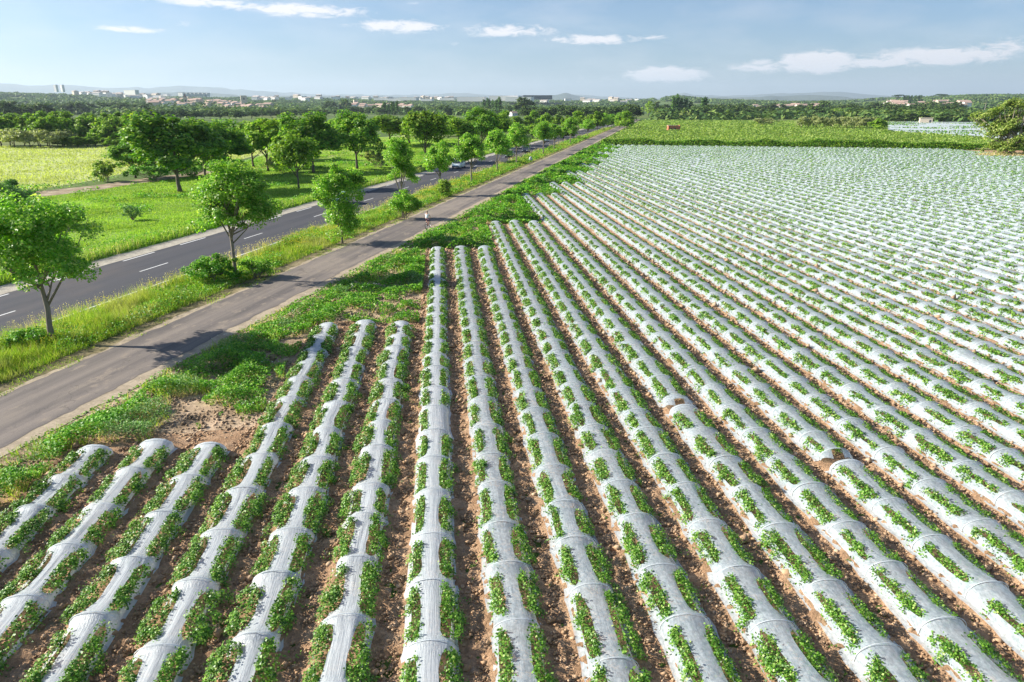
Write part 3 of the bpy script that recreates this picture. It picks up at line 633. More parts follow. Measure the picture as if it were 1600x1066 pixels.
def m_edge(x, y): u = U(x, y); return ((u > -35.7) & (u < -34.9) | (u > -47.9) & (u < -47.1) & (y > 48)) * (.25 + .75 * (vnoise(x, y, 3, 5) > .5))
P, s = spread(m_edge, 26, 300, .42, lambda r: .075 * (max(r, 32) / 32) ** .85, -44, 30, 14)
hh = rng.uniform(.6, 1.15, len(P)); V, T = blades(P, hh, s * .22, .15); P2 = P.copy(); P2[:, 2] = hh * .9
V2, Q2 = leaf_quads(P2 + rng.normal(0, .03, P2.shape), s * .9, .1, .4); nv = len(V)
me = nmesh('seed_grass', np.concatenate([V, V2]), Q2 + nv, T, M['seed']); stuff('seed_grass', me, 'tall dry seed heads of grass along both edges of the road', 'seeding grass')
P, s = spread(lambda x, y: ((U(x, y) > -30.4) & (U(x, y) < -28.7)) * (vnoise(x, y, .9, 9) > .55) * .8, 24, 250, 1.0, lambda r: .07 * (max(r, 32) / 32) ** .9, -40, 30, 15)
V, T = blades(P, rng.uniform(.04, .14, len(P)), s * .6, .6); stuff('short_grass', nmesh('short_grass', V, None, T, M['grass']), 'short trodden grass along the left edge of the bike path', 'grass')
# weeds between the bike path and the field
def field_end(x):
    gi = np.clip(((x - X0) / PIT + 6.5) // 3, 0, 11).astype(int); e = np.array(ENDS + [400.0])[gi]; return np.where(x < -13.9, -99, e)
def m_weed(x, y):
    w = (U(x, y) + 23.75) * CA; fe = field_end(x); k = (w > 0) & (y > fe + .9) & (w < 15)
    bare = (y < 45) & (w > 4.4 + 4.5 * (vnoise(x, y, 1.6, 21) - .5) + 1.2 * (vnoise(x, y, .5, 28) - .5)) & (y > 20)
    p = np.where(bare, (vnoise(x, y, 1.3, 22) * .7 + .3 * vnoise(x, y, .5, 29) > .51) * .7, .6 + .4 * (vnoise(x, y, 1.1, 23) > .3)); p = np.where(w < .9, p * .35, p); p = p * np.where((w > 1.2) & (vnoise(x, y, 1.0, 63) < .24), .12, 1)
    return k * p
P, s = spread(m_weed, 11, 230, 6.6, lambda r: .074 * (max(r, 20) / 20) ** .86, -60, 32, 16)
w = (U(P[:, 0], P[:, 1]) + 23.75) * CA
hm = np.clip(.02 + 1.0 * vnoise(P[:, 0], P[:, 1], 1.15, 24) ** 1.5 * np.clip(w / 2.2, .15, 1) + .45 * (vnoise(P[:, 0], P[:, 1], 3.1, 25) - .45) * (P[:, 1] > 40), .04, 1.2)
keep_ = rng.random(len(P)) < np.clip(hm * 3.2, .5, 1); P = P[keep_]; s = s[keep_]; hm = hm[keep_]; w = w[keep_]
P[:, 2] = .03 + hm * rng.uniform(.1, 1, len(P)) ** .5
blue = vnoise(P[:, 0], P[:, 1], 2.4, 26) > .80
V, Q = leaf_quads(P[~blue], s[~blue] * rng.uniform(.7, 1.3, (~blue).sum()), .8); stuff('weeds', nmesh('weeds', V, Q, None, M['weed']), 'dense bright green weeds between the bike path and the film tunnels', 'weeds')
V, Q = leaf_quads(P[blue], s[blue] * rng.uniform(.6, 1.1, blue.sum()), .5, .45); stuff('blueish_weeds', nmesh('blueish_weeds', V, Q, None, M['weedblue']), 'feathery grey-green weeds in patches beside the field', 'weeds')
P, s = spread(lambda x, y: m_weed(x, y) * np.clip(1.6 * (vnoise(x, y, 1.7, 64) - .35), 0, 1), 11, 200, 1.3, lambda r: .06 * (max(r, 20) / 20) ** .88, -60, 32, 71)
V, T = blades(P, (.12 + .5 * vnoise(P[:, 0], P[:, 1], .9, 65)) * rng.uniform(.6, 1.3, len(P)) * np.clip((U(P[:, 0], P[:, 1]) + 24.1), .3, 1), s * .4, .4)
dry = vnoise(P[:, 0], P[:, 1], .7, 66) > .62
stuff('field_edge_grass', nmesh('field_edge_grass', V, None, T[~dry], M['grass']), 'green grass tufts standing among the weeds beside the field', 'grass')
stuff('dry_stalks', nmesh('dry_stalks', V, None, T[dry], M['seed']), 'dry straw-coloured stalks among the weeds beside the field', 'dry grass')
P, s = spread(lambda x, y: m_weed(x, y) * (vnoise(x, y, 1.0, 27) > .66), 14, 70, .05, lambda r: .05 * (max(r, 20) / 20) ** .8, -60, 32, 17)
P[:, 2] = .15 + .55 * vnoise(P[:, 0], P[:, 1], 1.15, 24); V, Q = leaf_quads(P, s, 1.4, .9)
stuff('white_wildflowers', nmesh('white_wildflowers', V, Q, None, M['whitefl']), 'tiny white flowers among the weeds beside the field', 'wildflowers')
# a few weeds in the furrows of the field
P, s = spread(lambda x, y: (vnoise(x, y, .5, 31) > .88) * (y < field_end(x)) * (x > -13) * 1.0, 9, 120, .12, lambda r: .06 * (max(r, 20) / 20) ** .8, -50, 46, 18)
P[:, 2] = .1 + rng.uniform(0, .1, len(P)); V, Q = leaf_quads(P, s, .8); stuff('furrow_weeds', nmesh('furrow_weeds', V, Q, None, M['weed']), 'small weeds sprouting in the furrows between the tunnels', 'weeds')
def m_bare(x, y): w = (U(x, y) + 23.75) * CA; return ((w > .6) & (w < 15) & (y > field_end(x) + .6)) * (.15 + .85 * (vnoise(x, y, .7, 73) > .45))
P, s = spread(m_bare, 14, 60, .16, lambda r: .035 + .0011 * max(0, r - 14), -60, 20, 74)
s = s * np.exp(rng.normal(0, .45, len(s))); P[:, 2] = .01 + .25 * s; n = len(P); v = octv[None] * s[:, None, None] * rng.uniform(.45, 1.1, (n, 6, 1)); v[..., 2] *= .8; v = v + P[:, None, :]
tag(nobj('verge_stones', nmesh('verge_stones', v, None, (octf[None] + (np.arange(n) * 6)[:, None, None]).reshape(-1, 3), M['verge'])), 'loose pale stones and crumbs on the bare ground at the row ends', 'loose stones', kind='stuff')
# meadow left of the road
MEAD = [(-47.3 + SL * 15, 15), (-47.3 + SL * 260, 260), at(560, 214), at(480, 216), at(420, 240), at(330, 272), at(225, 286), at(140, 299), at(70, 308), (-70, 60), (-70, 15)]
def m_mead(x, y): return inpoly(x, y, MEAD) * 1.0
P, s = spread(m_mead, 45, 300, 2.0, lambda r: .13 * (max(r, 60) / 60) ** .8, -50, 20, 19)
tall = np.clip(1.3 - np.abs(U(P[:, 0], P[:, 1]) + 48.4) / 1.6, 0, 1) * .6
V, T = blades(P, (.07 + tall + .30 * vnoise(P[:, 0], P[:, 1], 3.1, 33) * vnoise(P[:, 0], P[:, 1], 1.2, 38)) * rng.uniform(.6, 1.3, len(P)), s * .55, .5)
stuff('meadow_grass', nmesh('meadow_grass', V, None, T, M['meadowgrass']), 'bright green meadow grass between the road and the farm track', 'grass')
P, s = spread(lambda x, y: m_mead(x, y) * (np.clip(1 - np.abs(U(x, y) + 49.2) / 2.0, 0, 1) * .9 + (vnoise(x, y, 3.4, 35) > .80) * .5), 45, 260, 2.4, lambda r: .15 * (max(r, 60) / 60) ** .8, -50, 20, 20)
P[:, 2] = rng.uniform(.1, .8, len(P)) * (.4 + .6 * vnoise(P[:, 0], P[:, 1], 2, 36)); V, Q = leaf_quads(P, s, .6)
stuff('meadow_herbs', nmesh('meadow_herbs', V, Q, None, M['weed']), 'darker herbs and brambles growing through the meadow beside the road', 'wild herbs')
WH = [at(-60, 228.5), at(190, 228.5), at(400, 222.5), at(440, 232), at(330, 262), at(210, 268), at(130, 285), at(60, 296), at(-80, 300)]
P, s = spread(lambda x, y: inpoly(x, y, WH) * (.5 + .5 * (vnoise(x * .3, y, 3, 37) > .5)), 95, 300, .55, lambda r: .24 * (r / 120) ** .9, -50, 0, 21)
V, T = blades(P, rng.uniform(.2, .4, len(P)), s * .9, .6); stuff('wheat', nmesh('wheat', V, None, T, M['wheatblade']), 'pale yellow-green young wheat filling the field on the left', 'wheat')
P, s = spread(lambda x, y: (np.abs(np.hypot(0, 1) * (y - np.interp(x, *zip(*sorted([at(60, 300), at(130, 288), at(215, 272), at(330, 264)]))))) < 2.6) * (x < at(330, 264)[0]) * .8, 90, 170, 1.8, lambda r: .3, -50, 0, 22)
P[:, 2] = rng.uniform(.05, 1.0, len(P)); V, Q = leaf_quads(P, s, .6); stuff('track_herbs', nmesh('track_herbs', V, Q, None, M['weed']), 'overgrown grass bank between the wheat field and the farm track', 'wild herbs')

# ------------------------------------------------------------------ trees
def crown_points(g, ells, ncl, nleaf, cr, squash=.7, core=.45, streak=None):
    """leaf positions in clusters spread through a set of ellipsoids (cx, cy, cz, rx, ry, rz, weight)"""
    w = np.array([e[6] for e in ells], float); w /= w.sum(); C = []; D = []
    for e, c in zip(ells, g.multinomial(ncl, w)):
        d = g.normal(size=(c, 3)); d /= np.linalg.norm(d, axis=1)[:, None]; d[:, 2] = np.where(d[:, 2] < -.55, -d[:, 2], d[:, 2])
        rr = (core + (1.02 - core) * g.random(c) ** .55) * (1 + .13 * g.normal(size=c))
        C.append(np.array(e[:3]) + d * rr[:, None] * np.array(e[3:6])); D.append(d)
    C = np.concatenate(C); D = np.concatenate(D); k = g.integers(0, len(C), nleaf); rc = cr * g.uniform(.55, 1.35, len(C))
    o = g.normal(size=(nleaf, 3)); o /= np.linalg.norm(o, axis=1)[:, None]; o *= (g.random(nleaf) ** .45)[:, None] * rc[k][:, None]; o[:, 2] *= squash
    if streak is not None: o += np.outer(g.normal(0, 1, nleaf) * rc[k] * .8, streak)
    return C[k] + o, D[k] + o / rc[k][:, None]
def tree_meshes(seed, h, w, base=.38, nleaf=4000, ncl=70, leaf=.3, cr=.55, mat='maple', bark='bark', tr=.14, lobes=4, lean=(0, 0), ells=None, limbs=6, squash=.7, core=.45, streak=None, multi=1, asp=.75):
    g = np.random.default_rng(seed); zb = h * base; zc = (zb + h) / 2; rz = (h - zb) / 2
    if ells is None:
        ells = [(lean[0] * .6, lean[1] * .6, zc, w * .42, w * .42, rz * .9, 2.0)]
        for k in range(lobes):
            a = 6.28 * k / lobes + g.uniform(-.5, .5); e = g.uniform(-.45, .6)
            ells.append((lean[0] * .6 + math.cos(a) * w * .25, lean[1] * .6 + math.sin(a) * w * .25, zc + e * rz * .7, w * .27, w * .27, rz * g.uniform(.4, .55), 1.0))
        ells.append((lean[0] + g.uniform(-.1, .1) * w, lean[1] + g.uniform(-.1, .1) * w, h - rz * .42, w * .24, w * .24, rz * .42, .8))
    P, Dn = crown_points(g, ells, ncl, nleaf, cr, squash, core, streak)
    P[:, 2] = np.maximum(P[:, 2], .15)
    V, Q = leaf_quads(P, leaf * g.uniform(.6, 1.25, nleaf), .45, asp, .16, Dn * .38, g)
    cm = nmesh('crown', V, Q, None, M[mat]); mb = MB(); gr = random.Random(seed)
    for m in range(multi):
        ox, oy = (0, 0) if multi == 1 else (gr.uniform(-.25, .25) * w * .4, gr.uniform(-.25, .25) * w * .4)
        pts = [Vector((ox * .3, oy * .3, -.1)), Vector((ox * .4 + gr.uniform(-.04, .04), oy * .4, zb * .35)), Vector((ox * .7 + gr.uniform(-.1, .1), oy * .7 + gr.uniform(-.1, .1), zb * .8)), Vector((ox + lean[0] * .3, oy + lean[1] * .3, zb + rz * .5)), Vector((ox + lean[0] * .6, oy + lean[1] * .6, zb + rz * 1.35))]
        mb.tube(pts, [tr * 1.35, tr, tr * .85, tr * .5, tr * .15], 9)
        for k in range(limbs):
            e = ells[gr.randrange(len(ells))]; t = gr.uniform(.75, 1.25); st = pts[2].lerp(pts[3], gr.uniform(0, .8)); a = gr.uniform(0, 6.28)
            en = Vector((e[0] + math.cos(a) * e[3] * .7, e[1] + math.sin(a) * e[4] * .7, e[2] + e[5] * gr.uniform(-.2, .7)))
            md = st.lerp(en, .5) + Vector((gr.uniform(-.1, .1), gr.uniform(-.1, .1), -.06 * h * gr.random()))
            mb.tube([st, md, en], [tr * .5, tr * .3, tr * .08], 6)
            for q_ in range(2):
                en2 = md.lerp(en, .5) + Vector((gr.gauss(0, .12) * w, gr.gauss(0, .12) * w, gr.uniform(0, .12) * h)); mb.tube([md, en2], [tr * .2, tr * .05], 5)
    o = mb.build('trunk', M[bark], smooth=True); tm = o.data; bpy.data.objects.remove(o)
    return dict(h=h, w=w, crown=cm, trunk=tm)
def place(name, pr, x, y, h=None, w=None, rz=None, label='', cat='tree', group=None, z=0):
    sh = 1 if h is None else h / pr['h']; sw = sh if w is None else w / pr['w']
    e = empty(name, (x, y, z), random.uniform(0, 6.28) if rz is None else rz, label, cat, group); e.scale = (sw, sw, sh)
    nobj('crown', pr['crown'], e); nobj('trunk', pr['trunk'], e); return e
# the row of young trees between road and bike path
def on_u(px_, u):                                                   # where the line of trees passes photo column px_
    lo, hi = 15.0, 900.0
    for _ in range(50):
        m = (lo + hi) / 2
        if proj(u + SL * m, m)[0] < px_: lo = m
        else: hi = m
    return u + SL * lo, lo
T1 = tree_meshes(1, 7.8, 6.2, .32, 29000, 140, .165, .72, 'maple', tr=.15, lobes=6, limbs=9, core=.4)
place('roadside_tree', T1, -20.9, 36.6, rz=.4, label='round-crowned young tree at the left edge of the photo, nearest the camera on the verge', group='young trees along the verge')
T2 = tree_meshes(2, 8.4, 5.9, .38, 24000, 125, .175, .68, 'maple', tr=.13, limbs=10, core=.35, ells=[(.8, 0, 5.4, 2.4, 2.2, 2.0, 3), (-.6, .3, 4.5, 1.4, 1.3, 1.3, 1.2), (2.4, -.2, 4.7, 1.5, 1.4, 1.6, 1.3), (.3, 0, 7.0, 1.3, 1.2, 1.3, 1.0), (2.0, 0, 6.9, 1.1, 1.0, 1.0, .7), (-1.1, .2, 6.1, .8, .8, .8, .4)])
place('roadside_tree', T2, -15.3, 50.5, rz=0, label='wide open-crowned young tree rising from a clump of bushes on the verge', group='young trees along the verge')
T3 = tree_meshes(3, 7.2, 4.6, .10, 21000, 105, .18, .68, 'maple', tr=.11, limbs=7, core=.3, ells=[(.2, 0, 4.6, 1.9, 1.7, 1.9, 3), (-1.0, 0, 5.0, 1.1, 1.1, 1.2, 1), (1.2, 0, 5.6, 1.1, 1.1, 1.0, 1), (.2, 0, 2.5, 1.6, 1.5, 1.6, 2.2), (-.2, 0, 6.2, .8, .8, .9, .5), (.3, 0, 1.2, 1.4, 1.3, 1.0, 1.2)])
place('roadside_tree', T3, -9.4, 63.8, rz=.1, label='low leafy tree with its crown reaching almost to the verge grass', group='young trees along the verge')
T4 = tree_meshes(4, 8.6, 3.6, .3, 13000, 75, .20, .62, 'maple', tr=.12, limbs=7, core=.3, ells=[(-.2, 0, 6.9, 1.5, 1.4, 1.4, 2), (.2, 0, 4.7, 1.4, 1.3, 1.2, 1.6), (.2, 0, 5.8, .9, .9, .9, .7)])
place('roadside_tree', T4, -4.6, 78.8, rz=0, label='slim two-tiered young tree standing over a low bush on the verge', group='young trees along the verge')
yt = [tree_meshes(10 + k, 7.6, 4.9, .28, 10000, 75, .29, .80, 'maple', tr=.14, lobes=5, limbs=6, core=.4) for k in range(4)]
yl_ = ['small young tree with a sapling at its foot, left of the white van', 'full-crowned young tree immediately right of the white van', 'third young tree right of the low bushy tree, beyond the van', 'dark full young tree before the grey marker stone', 'round single-stemmed young tree over the dark and blue cars']
for k, (cx, top, wd) in enumerate([(688, 222, 4.0), (737, 208, 4.9), (777, 203, 4.6), (807, 194, 5.4), (849, 191, 5.6)]):
    x, y = on_u(cx, -32.0); place('roadside_tree', yt[k % 4], x, y, height(x, y, top), wd * 1.02, rz=k * 1.3, label=yl_[k], group='young trees along the verge')
for k, (cx, top, wd) in enumerate([(866, 193, 5.0), (891, 184, 5.5), (918, 187, 6.2), (942, 177, 6.5), (955, 178, 6), (968, 176, 6), (977, 174, 7), (985, 172, 7), (991, 171, 8), (997, 169, 8)]):
    x, y = on_u(cx, -32.0); place('roadside_tree', yt[(k + 1) % 4], x, y, height(x, y, top), wd, label=ordinal(k + 1) + ' tree from the grey marker stone along the far verge row' if k > 4 else ['yellowish young tree just right of the tree over the cars', 'pale tall young tree sixth beyond the van', 'dark dense low-crowned young tree by the bike path bend', 'broad dark tree standing by the far white car', 'small tree just beyond the broad dark one by the path'][k], group='young trees along the verge')
# bushes
def bush(seed, h, w, mat, n=4000, leaf=.15, cr=.35, **kw):
    return tree_meshes(seed, h, w, .02, n, 50, leaf, cr, mat, tr=.05, limbs=7, multi=3, ells=[(0, 0, h * .45, w * .42, w * .36, h * .45, 3), (-w * .25, 0, h * .35, w * .25, w * .25, h * .38, 1), (w * .25, .1, h * .35, w * .25, w * .25, h * .40, 1)], core=.2, **kw)
b = bush(30, 2.3, 3.8, 'weed', 7500, .13); place('bush', b, -16.6, 49.6, rz=.3, label='leafy bush with yellowish flowers at the foot of the wide open-crowned tree', cat='bush')
b = bush(31, 1.7, 2.6, 'maple', 4000, .13); place('bush', b, -13.9, 50.9, rz=.3, label='green bush on the right side of the wide tree, over the verge', cat='bush')
b = bush(32, 3.6, 3.8, 'maple', 5500, .19, .45); place('bush', b, -4.3, 77.8, rz=0, label='green bush beneath the slim two-tiered tree', cat='bush')
b = bush(33, 1.1, 2.2, 'weed', 2500, .12, .3); place('bush', b, -22.0, 36.4, rz=.3, label='low weedy bush around the foot of the leftmost verge tree', cat='bush')
x, y = on_u(694, -31.6); b = bush(34, 2.6, 2.2, 'bright', 1500, .24, .4); place('bush', b, x, y - 2, rz=0, label='light green sapling at the foot of the first tree left of the van', cat='sapling')
b = bush(35, 5.8, 8.0, 'weedblue', 14000, .22, .8); place('bush', b, -46.5, 76.5, rz=.3, label='large grey-green shrub behind the leftmost verge tree, at the photo edge', cat='shrub')
b = bush(36, 2.6, 2.2, 'weedblue', 900, .2, .3)
x, y = at(208, 345); place('bush', b, x, y, 2.0, 2.0, label='small lone sapling in the middle of the green meadow', cat='sapling')
for (cx, cy, tp, wd, lb) in [(437, 270, 240, 5.5, 'twiggy grey-green shrub on the meadow between two tree trunks'), (585, 262, 233, 6.5, 'pale feathery shrub on the meadow right of the dark full tree'), (165, 284, 247, 5.2, 'small bright bush on the wheat side of the farm track')]:
    x, y = at(cx, cy); b = bush(int(cx), 3.5, wd, 'willow' if cx > 200 else 'bright', 2200, .34, .5); place('bush', b, x, y, height(x, y, tp), wd, label=lb, cat='shrub')
# big field trees beyond the road
ok = [tree_meshes(50 + k, 11, 9.5, .14, 13000, 100, .46, 1.25, 'oak', 'darkbark', .24, 6, limbs=8, core=.35) for k in range(3)]
md = [tree_meshes(60 + k, 9.5, 7.5, .20, 7500, 70, .5, 1.15, 'mid', 'darkbark', .18, 5, limbs=6, core=.35) for k in range(4)]
big = [(281, 300, 178, 96, 0, 'largest dark tree, with a bare trunk standing at the meadow edge'), (352, 276, 188, 76, 1, 'very dark dense tree right behind the largest tree'), (212, 278, 218, 48, 2, 'lower rounded tree on the left flank of the largest tree'),
       (322, 283, 186, 60, 2, 'dark tree filling the gap behind the largest tree'), (419, 268, 183, 54, 10, 'light green tree left of the twiggy shrub on the meadow'), (396, 262, 190, 50, 12, 'tree by the farm track left of the light green meadow tree'),
       (467, 296, 207, 52, 11, 'slender-trunked tree standing forward on the meadow'), (490, 270, 176, 66, 1, 'tall full tree behind the slender-trunked meadow tree'), (558, 264, 175, 62, 0, 'dark full tree on the meadow left of the pale shrub'),
       (610, 228, 180, 62, 12, 'spreading tree at the edge of the pale field behind the meadow'), (640, 226, 184, 50, 13, 'several-stemmed tree on the field edge right of the spreading one'), (665, 254, 171, 54, 10, 'tall thin-trunked tree left of the road, above the white van'),
       (717, 236, 184, 44, 12, 'bushy tree left of the road behind the young verge trees'), (752, 232, 168, 40, 2, 'tall dark tree left of the road beyond the white van'), (776, 228, 176, 38, 13, 'lower round tree touching the tall dark one beyond the van'), (436, 250, 185, 50, 13, 'tree behind the light green meadow tree on the wheat edge'), (690, 228, 178, 40, 11, 'tree behind the tall thin-trunked one left of the road'), (530, 232, 186, 44, 12, 'tree between the tall full tree and the dark one')]
for cx, cy, tp, wpx, k, lb in big:
    x, y = at(cx, cy); dd = math.hypot(x, y); pr = ok[k] if k < 10 else md[k - 10]; place('field_tree', pr, x, y, height(x, y, tp), wpx * dd / 1067 * 1.25, label=lb, group='trees between the road and the wheat field')
b = bush(40, 3.2, 8, 'weed', 2500, .34, .6)
for cx, cy, wd in [(240, 282, 9), (300, 276, 10), (350, 270, 9)]:
    x, y = at(cx, cy); place('bush', b, x, y, 3.4, wd, label='dark scrub under the largest tree group, %s of three' % ORD[[240, 300, 350].index(cx)], cat='bush', group='scrub under the largest tree group')
# belts of trees further off, each tree a thing
lo_ = [tree_meshes(70 + k, 9, 7.5, .03, 2600, 50, .8, 1.4, 'mid', 'darkbark', .2, 5, limbs=3, core=.3) for k in range(4)]
lf = [tree_meshes(80 + k, 10, 9, .04, 1200, 40, 1.15, 1.6, 'far', 'darkbark', .25, 5, limbs=2, core=.3) for k in range(4)]
lw = [tree_meshes(90, 6, 8, .05, 1500, 40, .6, 1.0, 'willow', 'darkbark', .2, 5, limbs=3, core=.3)]
pop = [tree_meshes(95 + k, 18, 4.2, .05, 1500, 60, .85, .8, 'poplarleaf', 'darkbark', .2, ells=[(0, 0, 9.5, 1.7, 1.7, 8.0, 3), (0, 0, 6, 2.0, 2.0, 5, 1), (.3, 0, 14, 1.1, 1.1, 4, 1)], limbs=3, core=.3, squash=1.3) for k in range(2)]
pine = tree_meshes(99, 14, 13, .6, 1400, 40, .8, 1.1, 'pineleaf', 'darkbark', .3, ells=[(0, 0, 12.4, 6, 6, 1.5, 3), (2, 0, 12.9, 3.6, 3.6, 1.2, 1)], limbs=6, squash=.5)
br = tree_meshes(98, 14, 12, .1, 1600, 50, .8, 1.3, 'bright', 'darkbark', .25, 5, limbs=3)
def belt(name, x0, x1, ybase, ytop, step, protos, label, group, cat='tree', jy=1.5, jt=3, wf=1.45, seed=0):
    g = random.Random(seed + int(x0 * 7 + ybase)); cx = x0; n_ = 0
    while cx < x1:
        cy = ybase + g.uniform(-jy, jy); x, y = at(cx, cy); dd = math.hypot(x, y); h = max(1.5, height(x, y, ytop + g.uniform(-jt, jt)))
        n_ += 1; place(name, g.choice(protos), x, y, h, step * wf * dd / 1067 * g.uniform(.85, 1.25), g.uniform(0, 6.28), label + ', ' + ordinal(n_) + ' from left', cat, group); cx += step * g.uniform(.75, 1.3)
belt('hedgerow_tree', 2, 236, 227.5, 184, 19, lo_, 'leafy tree of the hedgerow along the far side of the wheat field', 'hedgerow beyond the wheat field')
belt('hedgerow_tree', -12, 236, 219, 177, 22, lo_, 'tree in the second rank of the hedgerow beyond the wheat field', 'hedgerow second rank', jt=2)
belt('hedge_bush', 98, 240, 230, 213, 12, lo_, 'low bush at the foot of the hedgerow beyond the wheat', 'bushes along the hedgerow foot', 'bush', jt=2, jy=.8, wf=1.7)
belt('willow_shrub', 2, 104, 231, 203, 20, lw, 'silver-grey willow shrub at the wheat field end, left edge', 'silver willow shrubs', 'shrub')
belt('tree', -8, 78, 189, 161, 16, lf, 'dark tree of the clump at the far left beyond the hedgerow', 'dark clump far left')
belt('tree', 84, 240, 180, 161, 15, lf, 'dark tree of the long belt left of the smoke', 'dark belt left of the smoke', jt=1.5)
belt('tree', 204, 246, 187, 170, 18, lf, 'rounded dark bush tree standing alone on the green strip below the smoke', 'rounded trees on the green strip')
belt('tree', 244, 398, 187, 173, 12, lf, 'low dense tree in the hedge before the red-roofed village', 'hedge before the village', jt=1)
belt('tree', 262, 420, 179, 169, 12, lf, 'small tree between the village hedge and the red roofs', 'trees beside the red-roofed village', jt=1.5)
belt('tree', 400, 540, 182, 171, 11, lf, 'low tree in the hedge right of the village', 'hedge right of the village', jt=1)
for (a, b_, c, d_) in [(39, 65, 169, 147), (4, 28, 164, 147), (82, 121, 166, 149), (121, 158, 166, 147), (164, 186, 164, 151)]:
    belt('tree', a + 4, b_, c, d_, 14, lf, {39: 'tall tree left of the grey towers', 4: 'tall tree at the far left edge', 82: 'wide tree below the grey towers', 121: 'wide tree right of the grey towers', 164: 'pale tree far right of the towers'}[a] + ', under the mountains', 'tall trees under the mountains', jt=1)
for cx, cb, tp, wp in [(517, 177, 158, 24), (540, 177, 155, 20), (817, 181, 153, 30), (430, 172, 155, 22)]:
    x, y = at(cx, cb); place('tree', lf[int(cx) % 4], x, y, height(x, y, tp), wp * math.hypot(x, y) / 1067, label='big round tree %s' % {517: 'left one of a pair in the far green fields', 540: 'right one of a pair in the far green fields', 817: 'standing over the small white house with the orange roof', 430: 'beside the village roofs right of the towers'}[cx])
belt('tree', 548, 806, 179, 166, 10, lf, 'tree of the dark wood behind the green fields at photo centre', 'wood behind the central green fields', jt=2)
belt('poplar', 757, 786, 179, 154, 6, pop, 'narrow poplar of the group left of the small white house', 'poplars left of the white house', 'poplar', jt=3, wf=1.3)
belt('poplar', 601, 625, 180, 160, 6, pop, 'narrow poplar in the wood behind the central fields', 'poplars in the central wood', 'poplar', jt=2, wf=1.3)
belt('tree', 822, 1003, 187, 167, 13, lf, 'tree of the woods along the far end of the road', 'woods at the far end of the road', jt=4)
belt('roadside_tree', 790, 985, 203, 178, 15, lo_, 'bushy tree on the left side of the road towards the horizon', 'trees on the left side of the road', jt=4, jy=5, seed=4)
belt('tree', 700, 900, 214, 190, 21, lo_, 'bushy tree on the green field edge left of the far road', 'trees left of the far road', jt=5, jy=4, seed=5)
x, y = at(1014, 186); place('tree', br, x, y, height(x, y, 157), 24 * math.hypot(x, y) / 1067, label='bright yellowish-green tree at the far end of the bike path')
belt('tree', 1032, 1500, 184.5, 168, 13, lf, 'tree of the belt behind the green vineyard', 'belt behind the vineyard', jt=4, jy=1)
belt('tree', 1026, 1500, 179, 162, 14, lf, 'taller tree in the second rank behind the vineyard', 'second rank behind the vineyard', jt=4, jy=1)
for cx, tp in [(1052, 151), (1057, 148), (1063, 154), (1070, 153), (1078, 158), (1097, 154), (1101, 152)]:
    x, y = at(cx, 183); place('poplar', pop[cx % 2], x, y, height(x, y, tp), 9 * math.hypot(x, y) / 1067, label='tall narrow poplar behind the vineyard, %s from the left' % ordinal([1052, 1057, 1063, 1070, 1078, 1097, 1101].index(cx) + 1), cat='poplar', group='poplars behind the vineyard')
x, y = at(1310, 185); place('bush', br, x, y, height(x, y, 168), 40 * math.hypot(x, y) / 1067, label='wide bright green thicket in the belt behind the vineyard', cat='thicket')
x, y = at(1537, 178); place('tree', tree_meshes(101, 9, 8, .1, 500, 30, 1.0, 1.2, 'redleaf', 'darkbark'), *at(1468, 180), 9, 16, label='dark red-leaved tree in the belt at the right', cat='tree')
belt('tree', 1400, 1640, 190, 178, 14, lf, 'olive-green shrub tree along the edge of the far plastic-covered field', 'shrub trees by the far plastic field', jt=2)
for cx, tp, wp in [(232, 156, 16)]:
    x, y = at(cx, 174); place('umbrella_pine', pine, x, y, height(x, y, tp), wp * math.hypot(x, y) / 1067, label='dark umbrella pine beside the drifting smoke', cat='pine tree')
    x, y = at(245, 176); place('umbrella_pine', pine, x, y, height(x, y, 162), 18 * math.hypot(x, y) / 1067, label='lower umbrella pine right of the drifting smoke', cat='pine tree')
# shrubs and reeds in the vineyard
x, y = at(1192, 197); place('bush', lw[0], x, y, height(x, y, 184), 36 * math.hypot(x, y) / 1067, label='round grey-green shrub alone in the vineyard', cat='shrub')
belt('reed_clump', 1252, 1366, 203, 182, 11, lw, 'grey-green clump of reeds in the bank at the back of the vineyard', 'reeds at the back of the vineyard', 'reeds', jt=1.5, jy=.8, wf=1.6)
x, y = at(1370, 205); place('bush', lo_[1], x, y, height(x, y, 185), 22 * math.hypot(x, y) / 1067, label='dark round bush closing the right end of the reeds', cat='bush')
# the windblown tree at the right
WT = tree_meshes(7, 13, 19, .12, 15000, 110, .44, .9, 'wind', 'bark', .32, limbs=14, core=.35, squash=.6, streak=np.array([.8, -.15, .45]), multi=3,
    ells=[(-4.2, 0, 6.3, 4.4, 3.2, 2.6, 2), (0, 0, 4.2, 4.6, 3.6, 3.6, 2.6), (2.5, 0, 9.5, 4.2, 3.0, 2.6, 1.6), (4.8, 0, 11.6, 2.8, 2.2, 1.8, .8), (6.5, 0, 7.4, 3.4, 2.6, 2.0, 1), (-2, 0, 9.3, 2.8, 2.2, 1.5, .7), (-1, -.5, 1.6, 5, 3, 1.5, 1), (4.5, 0, 3.2, 3.2, 2.6, 2.4, 1)])
place('windblown_tree', WT, 143.0, 166.0, 16.2, 21.5, rz=-.65, label='large windblown olive-green tree leaning at the right edge of the tunnel field')
P, s = spread(lambda x, y: (np.hypot((x - 146) / 12, (y - 165) / 4.5) < 1) * 1.0, 190, 250, 1.8, lambda r: .6, 30, 48, 61)
